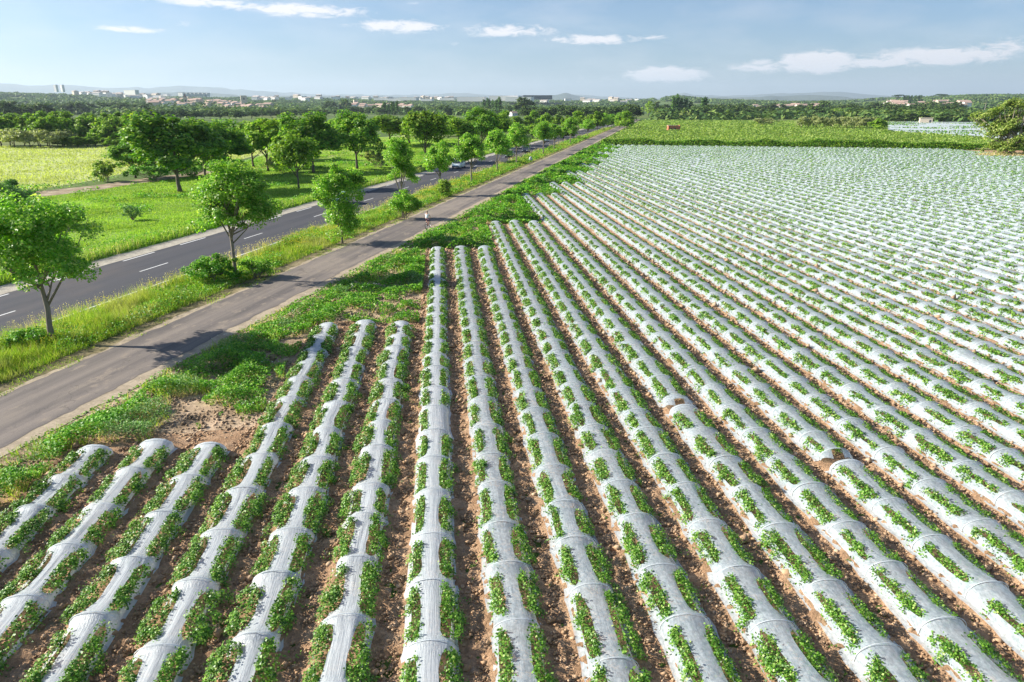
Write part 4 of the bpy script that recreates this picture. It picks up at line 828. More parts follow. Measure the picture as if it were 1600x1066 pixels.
P[:, 2] += .2; V, T = blades(P, rng.uniform(.4, 1.0, len(P)), s * .7, .7); stuff('dry_grass', nmesh('dry_grass', V, None, T, M['seed']), 'patch of dry straw-coloured grass under the windblown tree', 'grass')
# far woods that read as one mass
g = np.random.default_rng(77); C = []; 
for ra, rb, wd, hh_ in [(620, 900, 13, 8), (900, 1300, 15, 9), (1300, 1800, 19, 9), (1800, 2500, 23, 9), (2500, 3300, 27, 10), (3300, 4300, 32, 11)]:
    n = int(.5 * (rb * rb - ra * ra) * R(92) / wd / wd * 1.5); r_ = np.sqrt(g.uniform(ra * ra, rb * rb, n)); a_ = g.uniform(R(-42), R(50), n); x = r_ * np.sin(a_); y = r_ * np.cos(a_)
    vil = (np.abs(np.degrees(a_) + 20) < 5.5) & (r_ > 1250) & (r_ < 2100) & (g.random(n) < .8)
    k = ~vil & (vnoise(x, y, 150 if ra > 1000 else 90, 41) > (.50 if ra < 1300 else .46)) & ((np.degrees(a_) > 13) | (ra >= 900)) & (np.abs(U(x, y) + 34) > 25)
    # far village grounds are kept thinner
    C.append(np.stack([x[k], y[k], np.full(k.sum(), wd), hh_ * g.uniform(.7, 1.35, k.sum())], 1))
C = np.concatenate(C); nl = 20; n = len(C); k = np.repeat(np.arange(n), nl); d = g.normal(size=(n * nl, 3)); d /= np.linalg.norm(d, axis=1)[:, None]; d[:, 2] = np.abs(d[:, 2])
P = np.stack([C[k, 0] + d[:, 0] * C[k, 2] * .55, C[k, 1] + d[:, 1] * C[k, 2] * .55, terrain(C[k, 0], C[k, 1]) + C[k, 3] * (.15 + .8 * d[:, 2]) * g.uniform(.8, 1.05, n * nl)], -1)
V, Q = leaf_quads(P, C[k, 2] * .34 * g.uniform(.7, 1.3, n * nl), .3, .8, .15, d * 1.2, g)
stuff('woodland', nmesh('woodland', V, Q, None, M['far']), 'distant woods and hedges spreading over the plain to the horizon', 'woodland')

# ------------------------------------------------------------------ hedge, vineyard, far plastic field
HE = []
g = np.random.default_rng(5); n = 26000; x = g.uniform(51.5, 178, n); y0_ = 222.4 - .33 * (x - 49.9) + 2.2
hh_ = 1.1 + 1.7 * vnoise(x, x * 0, 5, 51) + .6 * vnoise(x, x * 0, 1.7, 52); a = g.uniform(0, math.pi, n); rr = np.sqrt(g.random(n))
P = np.stack([x, y0_ + 1.3 + np.cos(a) * 1.4 * rr, np.sin(a) * hh_ * (.6 + .4 * rr)], -1); V, Q = leaf_quads(P, g.uniform(.3, .6, n), .3, .8, .15, np.stack([x * 0, np.cos(a) * .8, np.sin(a)], -1), g)
tag(nobj('hedge', nmesh('hedge', V, Q, None, M['oak'])), 'low dark weedy hedge between the tunnel field and the green vineyard', 'hedge')
pr_edge = lambda y: -23.4 + SL * y
VP = [(pr_edge(226) + 2, 226), (50, 226.5), (100, 210), (160.7, 190), (176, 196), at(1530, 217), at(1455, 212), at(1386, 208), at(1386, 204), at(1386, 188.5), at(1006, 188.5)]
sheet('vineyard_ground', VP, M['vinebase'], .012)
def m_vine(x, y):
    v = (y + .33 * x) / 2.4; dv = np.abs(v - np.round(v)); return inpoly(x, y, VP) * (dv < .30) * (.45 + .55 * (vnoise(x, y, 1.1, 55) > .4))
P, s = spread(m_vine, 200, 620, 1.7, lambda r: .55 * (r / 220) ** .8, 8, 46, 62)
P[:, 2] = g.uniform(.35, 1.35, len(P)); V, Q = leaf_quads(P, s, .5, .85, .15); stuff('vines', nmesh('vines', V, Q, None, M['vine']), 'bright green vines covering the flat field behind the tunnels', 'vines')
FP = [at(1388, 190.5), at(1660, 190.5), at(1700, 222), at(1600, 219), at(1531, 213.5), at(1455, 210), at(1388, 203)]
fs = []; xr = min(p[0] for p in FP); V = []; Q = []; LP = []
while xr < max(p[0] for p in FP):
    yy = np.arange(150, 620, 3.0); ins = inpoly(np.full(len(yy), xr), yy, FP)
    if ins.sum() > 3:
        y_ = yy[ins]; t = np.linspace(-1, 1, 7); sx, sz = sect(t, .85, .24); b = len(V) and sum(len(v) for v in V)
        hmod = 1 - .15 * (np.arange(len(y_)) % 2); v = np.stack([xr + sx[None] + 0 * y_[:, None], y_[:, None] + 0 * sx[None], .02 + sz[None] * hmod[:, None]], -1); V.append(v.reshape(-1, 3))
        ii, jj = np.meshgrid(np.arange(len(y_) - 1), np.arange(6), indexing='ij'); Q.append(np.stack([b + ii * 7 + jj, b + ii * 7 + jj + 1, b + (ii + 1) * 7 + jj + 1, b + (ii + 1) * 7 + jj], -1).reshape(-1, 4))
        k = g.random(len(y_) * 2) < .5 * (vnoise(np.full(len(y_) * 2, xr), np.repeat(y_, 2), 25, 57) > .35); ly = np.repeat(y_, 2)[k]; LP.append(np.stack([np.full(len(ly), xr) + g.uniform(-.7, .7, len(ly)), ly + g.uniform(-1, 1, len(ly)), np.full(len(ly), .5)], -1))
    xr += 2.25
stuff('far_tunnels', nmesh('far_tunnels', np.concatenate(V), np.concatenate(Q), None, M['film'], True), 'second field of white film tunnels beyond the vineyard at the right', 'crop tunnels')
P = np.concatenate(LP); V, Q = leaf_quads(P, 1.2, .6, .5); stuff('far_melon_plants', nmesh('far_melon_plants', V, Q, None, M['melon']), 'green plants poking through the second white tunnel field', 'melon plants')

# ------------------------------------------------------------------ buildings
def house_meshes(w, d, h, rh, wall, roof, nwin=3, flat=False):
    mb = MB(); mb.add([(-w / 2, -d / 2, -2), (w / 2, -d / 2, -2), (w / 2, d / 2, -2), (-w / 2, d / 2, -2), (-w / 2, -d / 2, h), (w / 2, -d / 2, h), (w / 2, d / 2, h), (-w / 2, d / 2, h)] + ([] if flat else [(-w / 2, 0, h + rh), (w / 2, 0, h + rh)]),
        [(0, 1, 5, 4), (1, 2, 6, 5), (2, 3, 7, 6), (3, 0, 4, 7)] + ([(4, 5, 6, 7)] if flat else [(5, 6, 9), (7, 4, 8)]))
    o = mb.build('wall', M[wall]); wm = o.data; bpy.data.objects.remove(o); mb = MB(); e = .4
    if flat: mb.box(-w / 2 - .15, w / 2 + .15, -d / 2 - .15, d / 2 + .15, h + .02, h + .5)
    else:
        k = rh / (d / 2)
        for sg in (-1, 1):
            a = [(-w / 2 - e, sg * (d / 2 + e), h - e * k + .03), (w / 2 + e, sg * (d / 2 + e), h - e * k + .03), (w / 2 + e, 0, h + rh + .03), (-w / 2 - e, 0, h + rh + .03)]
            mb.add(a + [(x_, y_, z_ + .22) for x_, y_, z_ in a], [(0, 1, 2, 3), (4, 5, 6, 7), (0, 1, 5, 4), (1, 2, 6, 5), (2, 3, 7, 6), (3, 0, 4, 7)])
    o = mb.build('roof', M[roof]); rm = o.data; bpy.data.objects.remove(o)
    wins = []
    nfl = max(1, int(h / 3))
    for f in range(nfl):
        for k in range(nwin):
            cx = -w / 2 + w * (k + .5) / nwin; wins.append((cx, -d / 2 - .03, 1.1 + f * 3.0))
    return dict(wall=wm, roof=rm, wins=wins)
def wmesh(ww, wh):
    mb = MB(); mb.box(-ww / 2, ww / 2, -.03, .03, 0, wh); o = mb.build('window', M['glass']); me = o.data; bpy.data.objects.remove(o); return me
WIN = wmesh(1.0, 1.3); WINL = wmesh(.9, 1.2)
def put_house(name, hm, px_, py_, dist, rz, label, cat, group=None, sc_=1.0, zoff=0.0, win=None):
    """py_: photo height of the house foot; the ground is the terrain at that distance"""
    a = math.atan((px_ - 800) / 1067 / (_cp + _sp * math.tan(PITCH))) + YAW; x, y = dist * math.sin(a), dist * math.cos(a); z = float(terrain(x, y))
    zz = (166 - py_) / 1067 * dist / math.cos(a - YAW) * 1.0 + CAMH if py_ is not None else z
    e = empty(name, (x, y, max(z, zz) if py_ is not None else z), rz, label, cat, group); e.scale = (sc_,) * 3
    nobj('wall', hm['wall'], e); nobj('roof', hm['roof'], e)
    if win:
        for wx, wy, wz in hm['wins']: nobj('window', win, e, (wx, wy, wz))
    return e
HS = [house_meshes(11, 8, 4.2, 1.6, 'wallc', 'roof'), house_meshes(14, 9, 5.8, 1.9, 'wallc', 'roof'), house_meshes(9, 8, 5.5, 1.5, 'wallw', 'roof'), house_meshes(18, 9, 4, 1.7, 'wallw', 'roof')]
g = random.Random(9)
HF = [house_meshes(12, 9, 6, 0, 'wallw', 'paleroof', 2, True), house_meshes(16, 9, 5, 1.2, 'wallw', 'paleroof'), house_meshes(9, 8, 8, 1.0, 'wallc', 'paleroof')]
def village(x0, x1, d0, d1, n, label, group, sc_=1.0, lift=0.0):
    for k, px_ in enumerate(sorted(g.uniform(x0, x1) for _ in range(n))):
        d = g.uniform(d0, d1); e = put_house('house', g.choice(HF if d0 > 2400 else HS), px_, None, d, g.uniform(-.95, .0), label + ', ' + ordinal(k + 1) + ' from left', 'house', group, sc_ * g.uniform(.85, 1.3)); e.location.z += lift
village(300, 402, 1350, 1950, 44, 'pale house with a terracotta roof in the village left of centre', 'houses of the left village', 1.1, 2.5)
village(228, 300, 1400, 1900, 24, 'pale red-roofed house near the drifting smoke', 'houses near the smoke', 1.1, 2.5)
village(396, 435, 1400, 1800, 9, 'pale house at the right end of the left village', 'houses at the village end', 1.1, 3.0)
village(535, 645, 1400, 1900, 16, 'pale house among trees at the centre of the far plain', 'houses in the central trees', 1.1, 7.0)
village(110, 300, 3000, 3800, 45, 'tiny pale building of the far town under the blue mountains', 'buildings of the far left town', 1.9, 6)
village(400, 760, 2900, 3900, 60, 'tiny pale building of the far town on the horizon at the centre', 'buildings of the far central town', 1.9, 6)
village(1205, 1285, 1500, 2100, 30, 'pale house with terracotta roof in the cluster right of centre', 'houses right of centre', 1.2, 4)
village(1380, 1412, 1900, 2400, 12, 'pale villa under the cypresses on the right-hand rise', 'villas under the cypresses', 1.4, 5)
village(1420, 1510, 1700, 2300, 20, 'pale house among trees on the right-hand rise', 'houses on the right rise', 1.3, 5)
village(1150, 1200, 1500, 2000, 6, 'pale house half hidden in the woods behind the vineyard', 'houses in the woods', 1.1, 3)
village(830, 1000, 2600, 3400, 14, 'tiny pale house above the far end of the road', 'houses above the far road', 1.7, 5)
tower = house_meshes(17, 12, 34, 0, 'wallw', 'wallw', 5, True)
put_house('apartment_tower', tower, 93, 151.5, 3000, -.5, 'left grey apartment tower on the horizon at the left', 'apartment tower', None, .66)
put_house('apartment_tower', tower, 103, 151.5, 3050, -.6, 'right grey apartment tower of the pair on the left horizon', 'apartment tower', None, .68)
slab = house_meshes(60, 16, 14, 0, 'wallw', 'wallg', 14, True)
put_house('apartment_block', slab, 209, 153, 2400, -.55, 'long pale apartment block on the horizon above the smoke', 'apartment block', None, .8)
hm_tb = house_meshes(24, 16, 11, 0, 'wallw', 'darkroof', 5, True)
for k in range(7): put_house('terraced_block', hm_tb, 287 + 6.3 * k, 154, 2500, -.5, 'white stepped housing block on the left horizon, %s from the left' % ordinal(k + 1), 'housing block', 'stepped white housing blocks', .8)
ware = house_meshes(90, 50, 12, 0, 'wallw', 'wallw', 2, True); dware = house_meshes(120, 50, 14, 0, 'darkroof', 'darkroof', 2, True)
for k, (cx, sc_) in enumerate([(598, .8), (620, .8), (640, .9), (668, .6), (700, .7), (738, 1.3), (790, 1.4), (812, 1.2)]):
    put_house('warehouse', ware, cx, 157.5 + (k % 2), 2800 - 60 * k, -0.35, 'long white warehouse, %s from the left on the central horizon' % ordinal(k + 1), 'warehouse', 'white warehouses on the horizon', sc_ * .8)
put_house('warehouse', dware, 839, 156, 2700, 0.0, 'dark blue-grey warehouse at the right end of the white ones', 'warehouse', None, .9)
# church, stone towers
def tower_thing(name, px_, py_, dist, w, h, label, spire):
    a = math.atan((px_ - 800) / 1067 / (_cp + _sp * math.tan(PITCH))) + YAW; x, y = dist * math.sin(a), dist * math.cos(a); e = empty(name, (x, y, 0), .3, label, 'tower')
    mb = MB(); mb.box(-w / 2, w / 2, -w / 2, w / 2, 0, h); mb.box(-w / 2 - .3, w / 2 + .3, -w / 2 - .3, w / 2 + .3, h + .01, h + .8); mb.build('shaft', M['wallc'], e)
    if spire:
        mb = MB(); mb.box(-w * .42, w * .42, -w * .42, w * .42, h + .81, h + 1.0 + w * .9, (.25, .25)); mb.build('spire', M['roof'], e)
    mb = MB(); mb.box(-w * .15, w * .15, -w / 2 - .05, -w / 2 + .1, h * .75, h * .88); mb.build('opening', M['glass'], e)
tower_thing('church_tower', 291, 164, 1500, 7, 27, 'church tower with a short spire above the red-roofed village', True)
tower_thing('stone_tower', 382, 160, 1900, 14, 36, 'square stone tower at the right end of the village', False)
tower_thing('water_tower', 556, 160, 2300, 12, 30, 'square pale tower in the far plain at the centre', False)
# small white house with the orange roof, brick hut, shed
hm = house_meshes(7.5, 6.5, 3.4, 1.7, 'wallw', 'roof', 2); x, y = at(802, 181.5); e = empty('small_house', (x, y, 0), .5, 'small white house with an orange roof under the big round tree', 'house'); e.scale = (1.1,) * 3
nobj('wall', hm['wall'], e); nobj('roof', hm['roof'], e)
for wx, wy, wz in hm['wins']: nobj('window', WIN, e, (wx, wy, wz))
mb = MB(); mb.box(-.3, .3, .6, 1.2, 3.6, 5.9); nobj_ = mb.build('chimney', M['wallw'], e)
x, y = at(1052, 206); e = empty('brick_hut', (x, y, 0), -.12, 'ruined red brick hut standing alone in the green vineyard', 'hut')
mb = MB(); W_, D_, H_ = 2.9, 2.0, 2.9                              # half width, half depth, height
mb.box(-W_, -W_ + .3, -D_ + .3, D_, 0, H_); mb.box(W_ - .3, W_, -D_ + .3, D_, 0, H_ + .25); mb.box(-W_ + .3, W_ - .3, D_ - .3, D_, 0, H_ - .1)
mb.box(-W_, -.4, -D_, -D_ + .3, 0, H_); mb.box(.9, W_, -D_, -D_ + .3, 0, H_); mb.box(-.4, .9, -D_, -D_ + .3, 2.0, H_); mb.build('wall', M['brick'], e)
mb = MB(); mb.box(-W_ - .15, -W_ * .2, -D_ - .1, D_, H_ + .01, H_ + .22); mb.box(-W_ * .2 + .3, W_ - .35, .2, D_, H_ + .01, H_ + .2); mb.build('roof', M['roof'], e)
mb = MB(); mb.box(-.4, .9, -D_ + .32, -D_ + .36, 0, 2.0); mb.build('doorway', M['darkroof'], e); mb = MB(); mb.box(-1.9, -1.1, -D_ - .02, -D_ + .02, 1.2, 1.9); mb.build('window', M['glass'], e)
x, y = at(1446, 192); e = empty('shed', (x, y, 0), -.5, 'small beige flat-roofed shed behind the second tunnel field', 'shed')
mb = MB(); mb.box(-4.2, 4.2, -3, 3, 0, 3.4); mb.build('wall', M['wallc'], e); mb = MB(); mb.box(-4.5, 4.5, -3.3, 3.3, 3.41, 3.7); mb.build('roof', M['wallc'], e); mb = MB(); mb.box(2.0, 3.4, -3.05, -2.9, 0, 2.2); mb.build('door', M['darkroof'], e)
# cypress and pines on the right rise
for cx, tp, kind in [(1411, 150.5, 0), (1415, 150, 0), (1418, 149.5, 0), (1422, 151, 0), (1428, 150, 0), (1433, 151, 0), (1437, 149, 0), (1402, 149, 1), (1468, 151, 1)]:
    a = math.atan((cx - 800) / 1067 / (_cp + _sp * math.tan(PITCH))) + YAW; dd = 2350; x, y = dd * math.sin(a), dd * math.cos(a); z = float(terrain(x, y))
    place('umbrella_pine' if kind else 'cypress', pine if kind else pop[0], x, y, 24 if kind else 22, 36 if kind else 10, label=('wide umbrella pine left of the cypresses on the right rise' if cx < 1410 else 'wide umbrella pine right of the cypresses on the right rise') if kind else 'dark cypress on the crest of the right rise, %s from the left' % ordinal([1402, 1411, 1415, 1418, 1422, 1428, 1433, 1437, 1468].index(cx)), cat='pine tree' if kind else 'cypress', group='pines on the right rise' if kind else 'cypresses on the right rise', z=z + 4)
# poles
def pole(name, px_, py_, ytop, r, label, cat):
    x, y = at(px_, py_); h = height(x, y, ytop); mb = MB(); mb.tube([(0, 0, 0), (0, 0, h)], [r, r * .7], 8); e = empty(name, (x, y, 0), 0, label, cat); mb.build('shaft', M['post'], e); mb = MB(); mb.box(-r * 5, r * 5, -r * .6, r * .6, h * .93, h * .93 + r * 1.4); mb.build('crossarm', M['post'], e)
pole('utility_pole', 1384, 176, 152, .32, 'pale leaning utility pole before the right-hand rise', 'utility pole')
pole('utility_pole', 1537, 180, 160, .3, 'utility pole seen above the windblown tree', 'utility pole')
x, y = at(829, 252.5); mb = MB(); mb.loft([[(r_ * math.cos(k), r_ * math.sin(k) * .7, z_) for k in np.linspace(0, 6.283, 9)[:-1]] for r_, z_ in ((.42, 0), (.40, .5), (.25, .95), (.06, 1.15))]); o = mb.build('marker_stone', M['wallg'], None, True, (x, y, 0)); tag(o, 'grey marker stone in the verge grass beside the bike path', 'marker stone')
# smoke drifting by the village
m, nt, out = newmat('smoke_mat'); pv = N(nt, 'ShaderNodeVolumePrincipled'); pv.inputs['Color'].default_value = (.95, .96, 1, 1)
nz = noise(nt, .05, 5, .65, stretch=(1, 1, 1.6)); nt.links.new(math_(nt, 'MULTIPLY', math_(nt, 'SUBTRACT', nz, .47, True), .16), pv.inputs['Density']); nt.links.new(pv.outputs[0], out.inputs['Volume'])
x, y = at(226, 175.5); rings = []
for t in np.linspace(0, 1, 9): rr = 4 + 24 * math.sin(t * 2.6); rings.append([(-30 + 95 * t, rr * math.cos(k) * .8, 4 + 22 * t ** .8 + rr * .55 * math.sin(k)) for k in np.linspace(0, 6.283, 13)[:-1]])
mb = MB(); mb.loft(rings); stuff('smoke', None, 'thin bluish smoke drifting beside the village', 'smoke') if False else tag(mb.build('smoke', m, None, True, (x, y, 0)), 'thin bluish smoke drifting beside the red-roofed village', 'smoke', kind='stuff')

# ------------------------------------------------------------------ cars
def car_paint(name, c):
    m, nt, out = newmat(name); p = N(nt, 'ShaderNodeBsdfPrincipled', i_Roughness=.28, i_Metallic=.1); p.inputs['Base Color'].default_value = (*c, 1); p.inputs['Coat Weight'].default_value = .7; nt.links.new(p.outputs[0], out.inputs[0]); return m
M['rubber'] = plain('rubber', (.02, .02, .02), .8); M['rim'] = plain('rim_metal', (.45, .46, .48), .35, .8); M['lamp'] = plain('headlamp_glass', (.75, .78, .8), .1); M['tail'] = plain('tail_lamp', (.35, .02, .02), .2); M['trim'] = plain('black_trim', (.03, .03, .032), .6)
M['plate'] = plain('plate_white', (.75, .75, .72), .5)
def rrect(hw, z0, z1, r, y, n=4):
    pts = []
    for cx, cz, a0 in ((hw - r, z1 - r, 0), (-hw + r, z1 - r, 90), (-hw + r, z0 + r, 180), (hw - r, z0 + r, 270)):
        for k in range(n + 1): a = R(a0 + 90 * k / n); pts.append((cx + r * math.cos(a), y, cz + r * math.sin(a)))
    return pts
def make_car(paint, L=4.3, W_=1.76, H_=1.5, van=False, label='', cat='car', group=None, loc=(0, 0, 0), rz=0.0):
    e = empty('van' if van else 'car', loc, rz, label, cat, group); hw = W_ / 2
    st = [(-L / 2, .30, .62, .84), (-L / 2 + .12, .24, .78, .95), (-L / 2 + .9, .20, .88, 1), (0, .19, .92, 1), (L / 2 - 1.1, .20, .95 if not van else 1.0, 1), (L / 2 - .3, .24, .92, .96), (L / 2, .30, .80, .88)]
    if van: st = [(y, a, b + .12, c) for y, a, b, c in st]
    mb = MB(); mb.loft([rrect(hw * c, a, b, .12, y) for y, a, b, c in st]); mb.build('body', paint, e, True)
    zb = .86 if not van else 1.0; y0, y1 = (-L / 2 + .95, L / 2 - .25) if not van else (-L / 2 + .55, L / 2 - .1); t0, t1 = (y0 + .75, y1 - .65) if not van else (y0 + .75, y1 - .2)
    def quad_slab(name, mat, lo_, hi_, z0, z1, f0=1.0, f1=.80):
        b = MB(); b.add([(-hw * .93 * f0, lo_[0], z0), (hw * .93 * f0, lo_[0], z0), (hw * .93 * f0, lo_[1], z0), (-hw * .93 * f0, lo_[1], z0), (-hw * f1, hi_[0], z1), (hw * f1, hi_[0], z1), (hw * f1, hi_[1], z1), (-hw * f1, hi_[1], z1)],
            [(3, 2, 1, 0), (4, 5, 6, 7), (0, 1, 5, 4), (1, 2, 6, 5), (2, 3, 7, 6), (3, 0, 4, 7)]); return b.build(name, mat, e)
    quad_slab('cabin_glass', M['glass'], (y0, y1), (t0, t1), zb, H_ - .06)
    mb = MB(); mb.loft([rrect(hw * f, H_ - .08, H_ + .02 - (0.03 if k in (0, 3) else 0), .04, y) for k, (y, f) in enumerate(((t0 - .1, .80), (t0 + .2, .83), (t1 - .2, .83), (t1 + .05, .80)))]); mb.build('roof', paint, e, True)
    for sx in (-1, 1):
        for (ya, yb) in ((y0 + .02, t0 - .05), (y1 - .02, t1 + .03), ((y0 + y1) / 2, (t0 + t1) / 2)):
            mb = MB(); mb.tube([(sx * hw * .935, ya, zb - .02), (sx * hw * .805, yb, H_ - .05)], .045, 6); mb.build('pillar', paint, e, True)
        mb = MB(); mb.box(sx * hw - .02, sx * hw + .18 * sx, y0 + .35, y0 + .5, zb + .02, zb + .18) if sx > 0 else mb.box(sx * hw - .18, sx * hw + .02, y0 + .35, y0 + .5, zb + .02, zb + .18); mb.build('mirror', paint, e)
        for wy in (-L / 2 + .8, L / 2 - .8):
            mb = MB(); xs_ = sx * (hw - .10); mb.loft([[(xs_ + dx, wy + r_ * math.cos(k), .33 + r_ * math.sin(k)) for k in np.linspace(0, 6.283, 19)[:-1]] for dx, r_ in ((-.10, .28), (-.09, .33), (.09, .33), (.115, .28))]); w_ = mb.build('wheel', M['rubber'], e, True)
            mb = MB(); mb.loft([[(xs_ + sx * dx, wy + r_ * math.cos(k), .33 + r_ * math.sin(k)) for k in np.linspace(0, 6.283, 13)[:-1]] for dx, r_ in ((.10, .20), (.125, .18), (.13, .05))]); mb.build('rim', M['rim'], w_, True)
        mb = MB(); mb.box(sx * hw * .70 - .18, sx * hw * .70 + .18, -L / 2 - .01, -L / 2 + .2, .60, .76 + (.12 if van else 0), (.9, .8)); mb.build('headlight', M['lamp'], e)
        mb = MB(); mb.box(sx * hw * .80 - .12, sx * hw * .80 + .12, L / 2 - .14, L / 2 + .02, .62, .86); mb.build('tail_light', M['tail'], e)
    mb = MB(); mb.box(-hw * .8, hw * .8, -L / 2 - .02, -L / 2 + .2, .34, .5); mb.build('grille', M['trim'], e)
    mb = MB(); mb.box(-.26, .26, L / 2 - .05, L / 2 + .03, .48, .60); mb.build('number_plate', M['plate'], e)
    return e
def road_spot(px_, u): return on_u(px_, u)
lav = car_paint('pale_blue_paint', (.66, .76, .80)); dk = car_paint('black_paint', (.015, .016, .02)); bl = car_paint('light_blue_paint', (.40, .58, .70)); wh = car_paint('white_paint', (.7, .72, .74))
x, y = road_spot(717, -42.6); make_car(lav, 4.5, 1.85, 1.85, True, 'pale blue-white van driving towards the camera between two verge trees', 'van', None, (x, y, .032), ROADZ)
x, y = road_spot(822, -38.2); make_car(dk, 4.2, 1.75, 1.45, False, 'black car with red tail lights driving away', 'car', None, (x, y, .032), ROADZ)
x, y = road_spot(853, -42.6); make_car(bl, 4.3, 1.78, 1.5, False, 'light blue car driving towards the camera, behind a tree trunk', 'car', None, (x, y, .032), ROADZ)
x, y = road_spot(797, -38.2); make_car(dk, 4.3, 1.76, 1.42, False, 'dark car half hidden by the trunk of the dark full tree', 'car', None, (x, y, .032), ROADZ)
x, y = road_spot(936, -42.6); make_car(wh, 4.3, 1.8, 1.5, False, 'white car far along the road towards the horizon', 'car', None, (x, y, .032), ROADZ)
x, y = road_spot(528, -42.6); make_car(bl, 4.3, 1.8, 1.5, False, 'light blue car hidden behind the low leafy tree', 'car', None, (x, y, .032), ROADZ)

# ------------------------------------------------------------------ cyclist
bx, by = at(668.5, 357); HD = ROADZ
be = empty('bicycle', (bx, by, .036), HD, 'dark red bicycle ridden along the bike path', 'bicycle')
M['redpaint'] = plain('red_frame', (.30, .03, .04), .35); M['chrome'] = plain('chrome', (.6, .6, .62), .25, .9)
for nm, wy in (('rear_wheel', -.52), ('front_wheel', .54)):
    mb = MB(); mb.torus((0, wy, .34), .325, .028, n=28, m=6); w_ = mb.build(nm, M['rubber'], be, True)
    mb = MB(); mb.torus((0, wy, .34), .30, .009, n=28, m=5)
    for k in range(14): a = 6.283 * k / 14; mb.tube([(0, wy, .34), (0, wy + .3 * math.cos(a), .34 + .3 * math.sin(a))], .0025, 4)
    mb.tube([(-.04, wy, .34), (.04, wy, .34)], .02, 8); mb.build('rim', M['chrome'], w_, True)
mb = MB(); bb = (0, -.08, .30); st_ = (0, -.20, .80); hd = (0, .36, .84); hl = (0, .40, .66)
for a, b_, r_ in ((bb, st_, .017), (st_, hd, .017), (bb, hl, .019), (hd, hl, .02), (bb, (0, -.52, .34), .012), (st_, (0, -.52, .34), .010), (hl, (0, .54, .34), .014), (st_, (0, -.23, .92), .014), (hd, (0, .33, .98), .014)): mb.tube([a, b_], r_, 7)
mb.build('frame', M['redpaint'], be, True)
mb = MB(); mb.tube([(-.29, .22, 1.0), (-.26, .30, 1.0), (-.08, .345, .99), (.08, .345, .99), (.26, .30, 1.0), (.29, .22, 1.0)], .013, 7); mb.build('handlebar', M['trim'], be, True)
mb = MB(); mb.loft([[(w_ * math.cos(k), y_, .94 + .03 * math.sin(k)) for k in np.linspace(0, 6.283, 9)[:-1]] for y_, w_ in ((-.36, .05), (-.32, .085), (-.22, .06), (-.10, .02))]); mb.build('saddle', M['trim'], be, True)
mb = MB(); mb.tube([(.05, -.08, .30), (.05, -.02, .14), (.05, -.02, .14)], .01, 6); mb.tube([(-.05, -.08, .30), (-.05, -.14, .46)], .01, 6); mb.box(.06, .14, -.08, .04, .125, .15); mb.box(-.14, -.06, -.20, -.08, .445, .47); mb.tube([(-.05, -.08, .30), (.05, -.08, .30)], .035, 10); mb.build('crank', M['trim'], be, True)
M['skin'] = plain('skin', (.58, .36, .26), .55, var=.05); M['shirt'] = plain('white_shirt', (.78, .80, .84), .8, var=.04); M['shorts'] = plain('dark_purple_shorts', (.10, .035, .08), .8, var=.1); M['hair'] = plain('dark_blond_hair', (.16, .09, .04), .7, var=.3); M['shoe'] = plain('white_shoe', (.7, .7, .7), .6)
pe = empty('person', (bx, by, .036), HD, 'cyclist in white top and dark shorts riding away along the bike path', 'person')
def skin(name, verts, edges, rad, mat, parent, root=0, sub=2):
    me = bpy.data.meshes.new(name); me.from_pydata(verts, edges, []); me.materials.append(mat); o = nobj(name, me, parent)
    m1 = o.modifiers.new('skin', 'SKIN'); m1.use_smooth_shade = True
    sv = me.skin_vertices[0].data
    for k, r_ in enumerate(rad):
        sv[k].radius = (r_, r_) if not hasattr(r_, '__len__') else r_; sv[k].use_root = (k == root)
    m2 = o.modifiers.new('sub', 'SUBSURF'); m2.levels = sub; m2.render_levels = sub; return o
v = [(0, -.24, 1.00), (0, -.20, 1.16), (0, -.12, 1.34), (0, -.06, 1.47), (0, -.02, 1.56), (0, .00, 1.64), (0, -.01, 1.73)]; r_ = [(.15, .11), (.125, .09), (.15, .10), (.10, .07), .052, .088, .075]
ed = [(0, 1), (1, 2), (2, 3), (3, 4), (4, 5), (5, 6)]
def chain(start, pts, rads):
    p = start
    for q_, rr in zip(pts, rads): v.append(q_); r_.append(rr); ed.append((p, len(v) - 1)); p = len(v) - 1
    return p
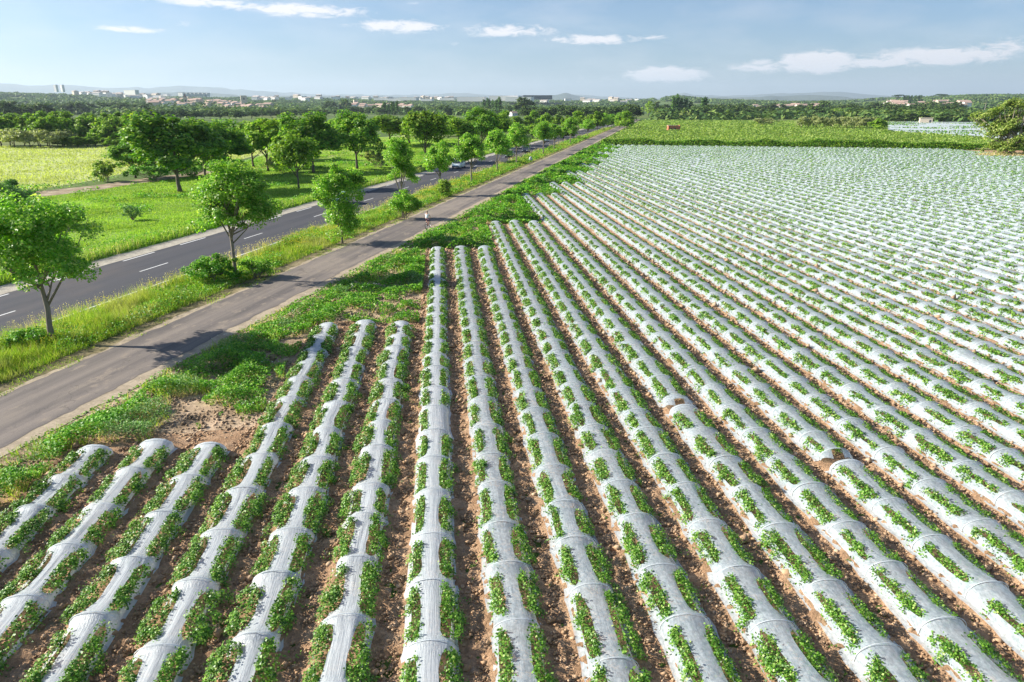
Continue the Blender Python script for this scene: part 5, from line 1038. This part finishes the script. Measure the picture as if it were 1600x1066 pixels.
for sx, foot in ((1, (.10, -.02, .17)), (-1, (-.10, -.13, .49))):
    chain(0, [(sx * .10, -.20, .93), (sx * .13, .10 if sx > 0 else .17, .66 if sx > 0 else .86), (foot[0], foot[1] - .03, foot[2] + .06), (foot[0], foot[1] + .13, foot[2])], [.085, .062, .038, .032])
    hand = chain(3, [(sx * .17, -.07, 1.44), (sx * .25, .06, 1.22), (sx * .28, .21, 1.05), (sx * .275, .25, 1.03)], [.055, .042, .028, .030])
    for f in range(4): chain(hand, [(sx * (.30 - .018 * f), .285, 1.033), (sx * (.30 - .018 * f), .30 - .004 * f, 1.008), (sx * (.30 - .018 * f), .275, .985)], [.009, .008, .007])
    chain(hand, [(sx * .245, .25, 1.01), (sx * .24, .275, .985)], [.010, .008])
skin('body', v, ed, r_, M['skin'], pe)
skin('shirt', [(0, -.235, 1.02), (0, -.20, 1.16), (0, -.12, 1.34), (0, -.07, 1.45), (.17, -.07, 1.43), (-.17, -.07, 1.43), (.21, -.01, 1.34), (-.21, -.01, 1.34)], [(0, 1), (1, 2), (2, 3), (3, 4), (3, 5), (4, 6), (5, 7)], [(.165, .125), (.145, .11), (.17, .12), (.12, .09), .07, .07, .06, .06], M['shirt'], pe)
skin('shorts', [(0, -.24, .99), (.10, -.19, .93), (-.10, -.19, .93), (.125, .0, .76), (-.13, .06, .87)], [(0, 1), (0, 2), (1, 3), (2, 4)], [(.165, .13), .105, .105, .085, .085], M['shorts'], pe)
skin('hair', [(0, -.035, 1.76), (0, -.06, 1.68), (0, -.10, 1.60)], [(0, 1), (1, 2)], [.085, .085, .045], M['hair'], pe)
for sx, foot in ((1, (.10, -.02, .165)), (-1, (-.10, -.13, .485))):
    mb = MB(); mb.box(foot[0] - .045, foot[0] + .045, foot[1] - .09, foot[1] + .16, foot[2] - .02, foot[2] + .07, (.75, .8)); mb.build('shoe', M['shoe'], pe)
# ------------------------------------------------------------------ haze
m, nt, out = newmat('haze_mat'); pv = N(nt, 'ShaderNodeVolumePrincipled'); pv.inputs['Color'].default_value = (.70, .85, 1.0, 1); pv.inputs['Density'].default_value = 6.5e-5; pv.inputs['Anisotropy'].default_value = .2
nt.links.new(pv.outputs[0], out.inputs['Volume'])
mb = MB(); mb.box(-26000, 26000, -26000, 26000, -8, 760); tag(mb.build('haze', m), 'thin bluish haze lying over the whole plain', 'haze', kind='stuff')
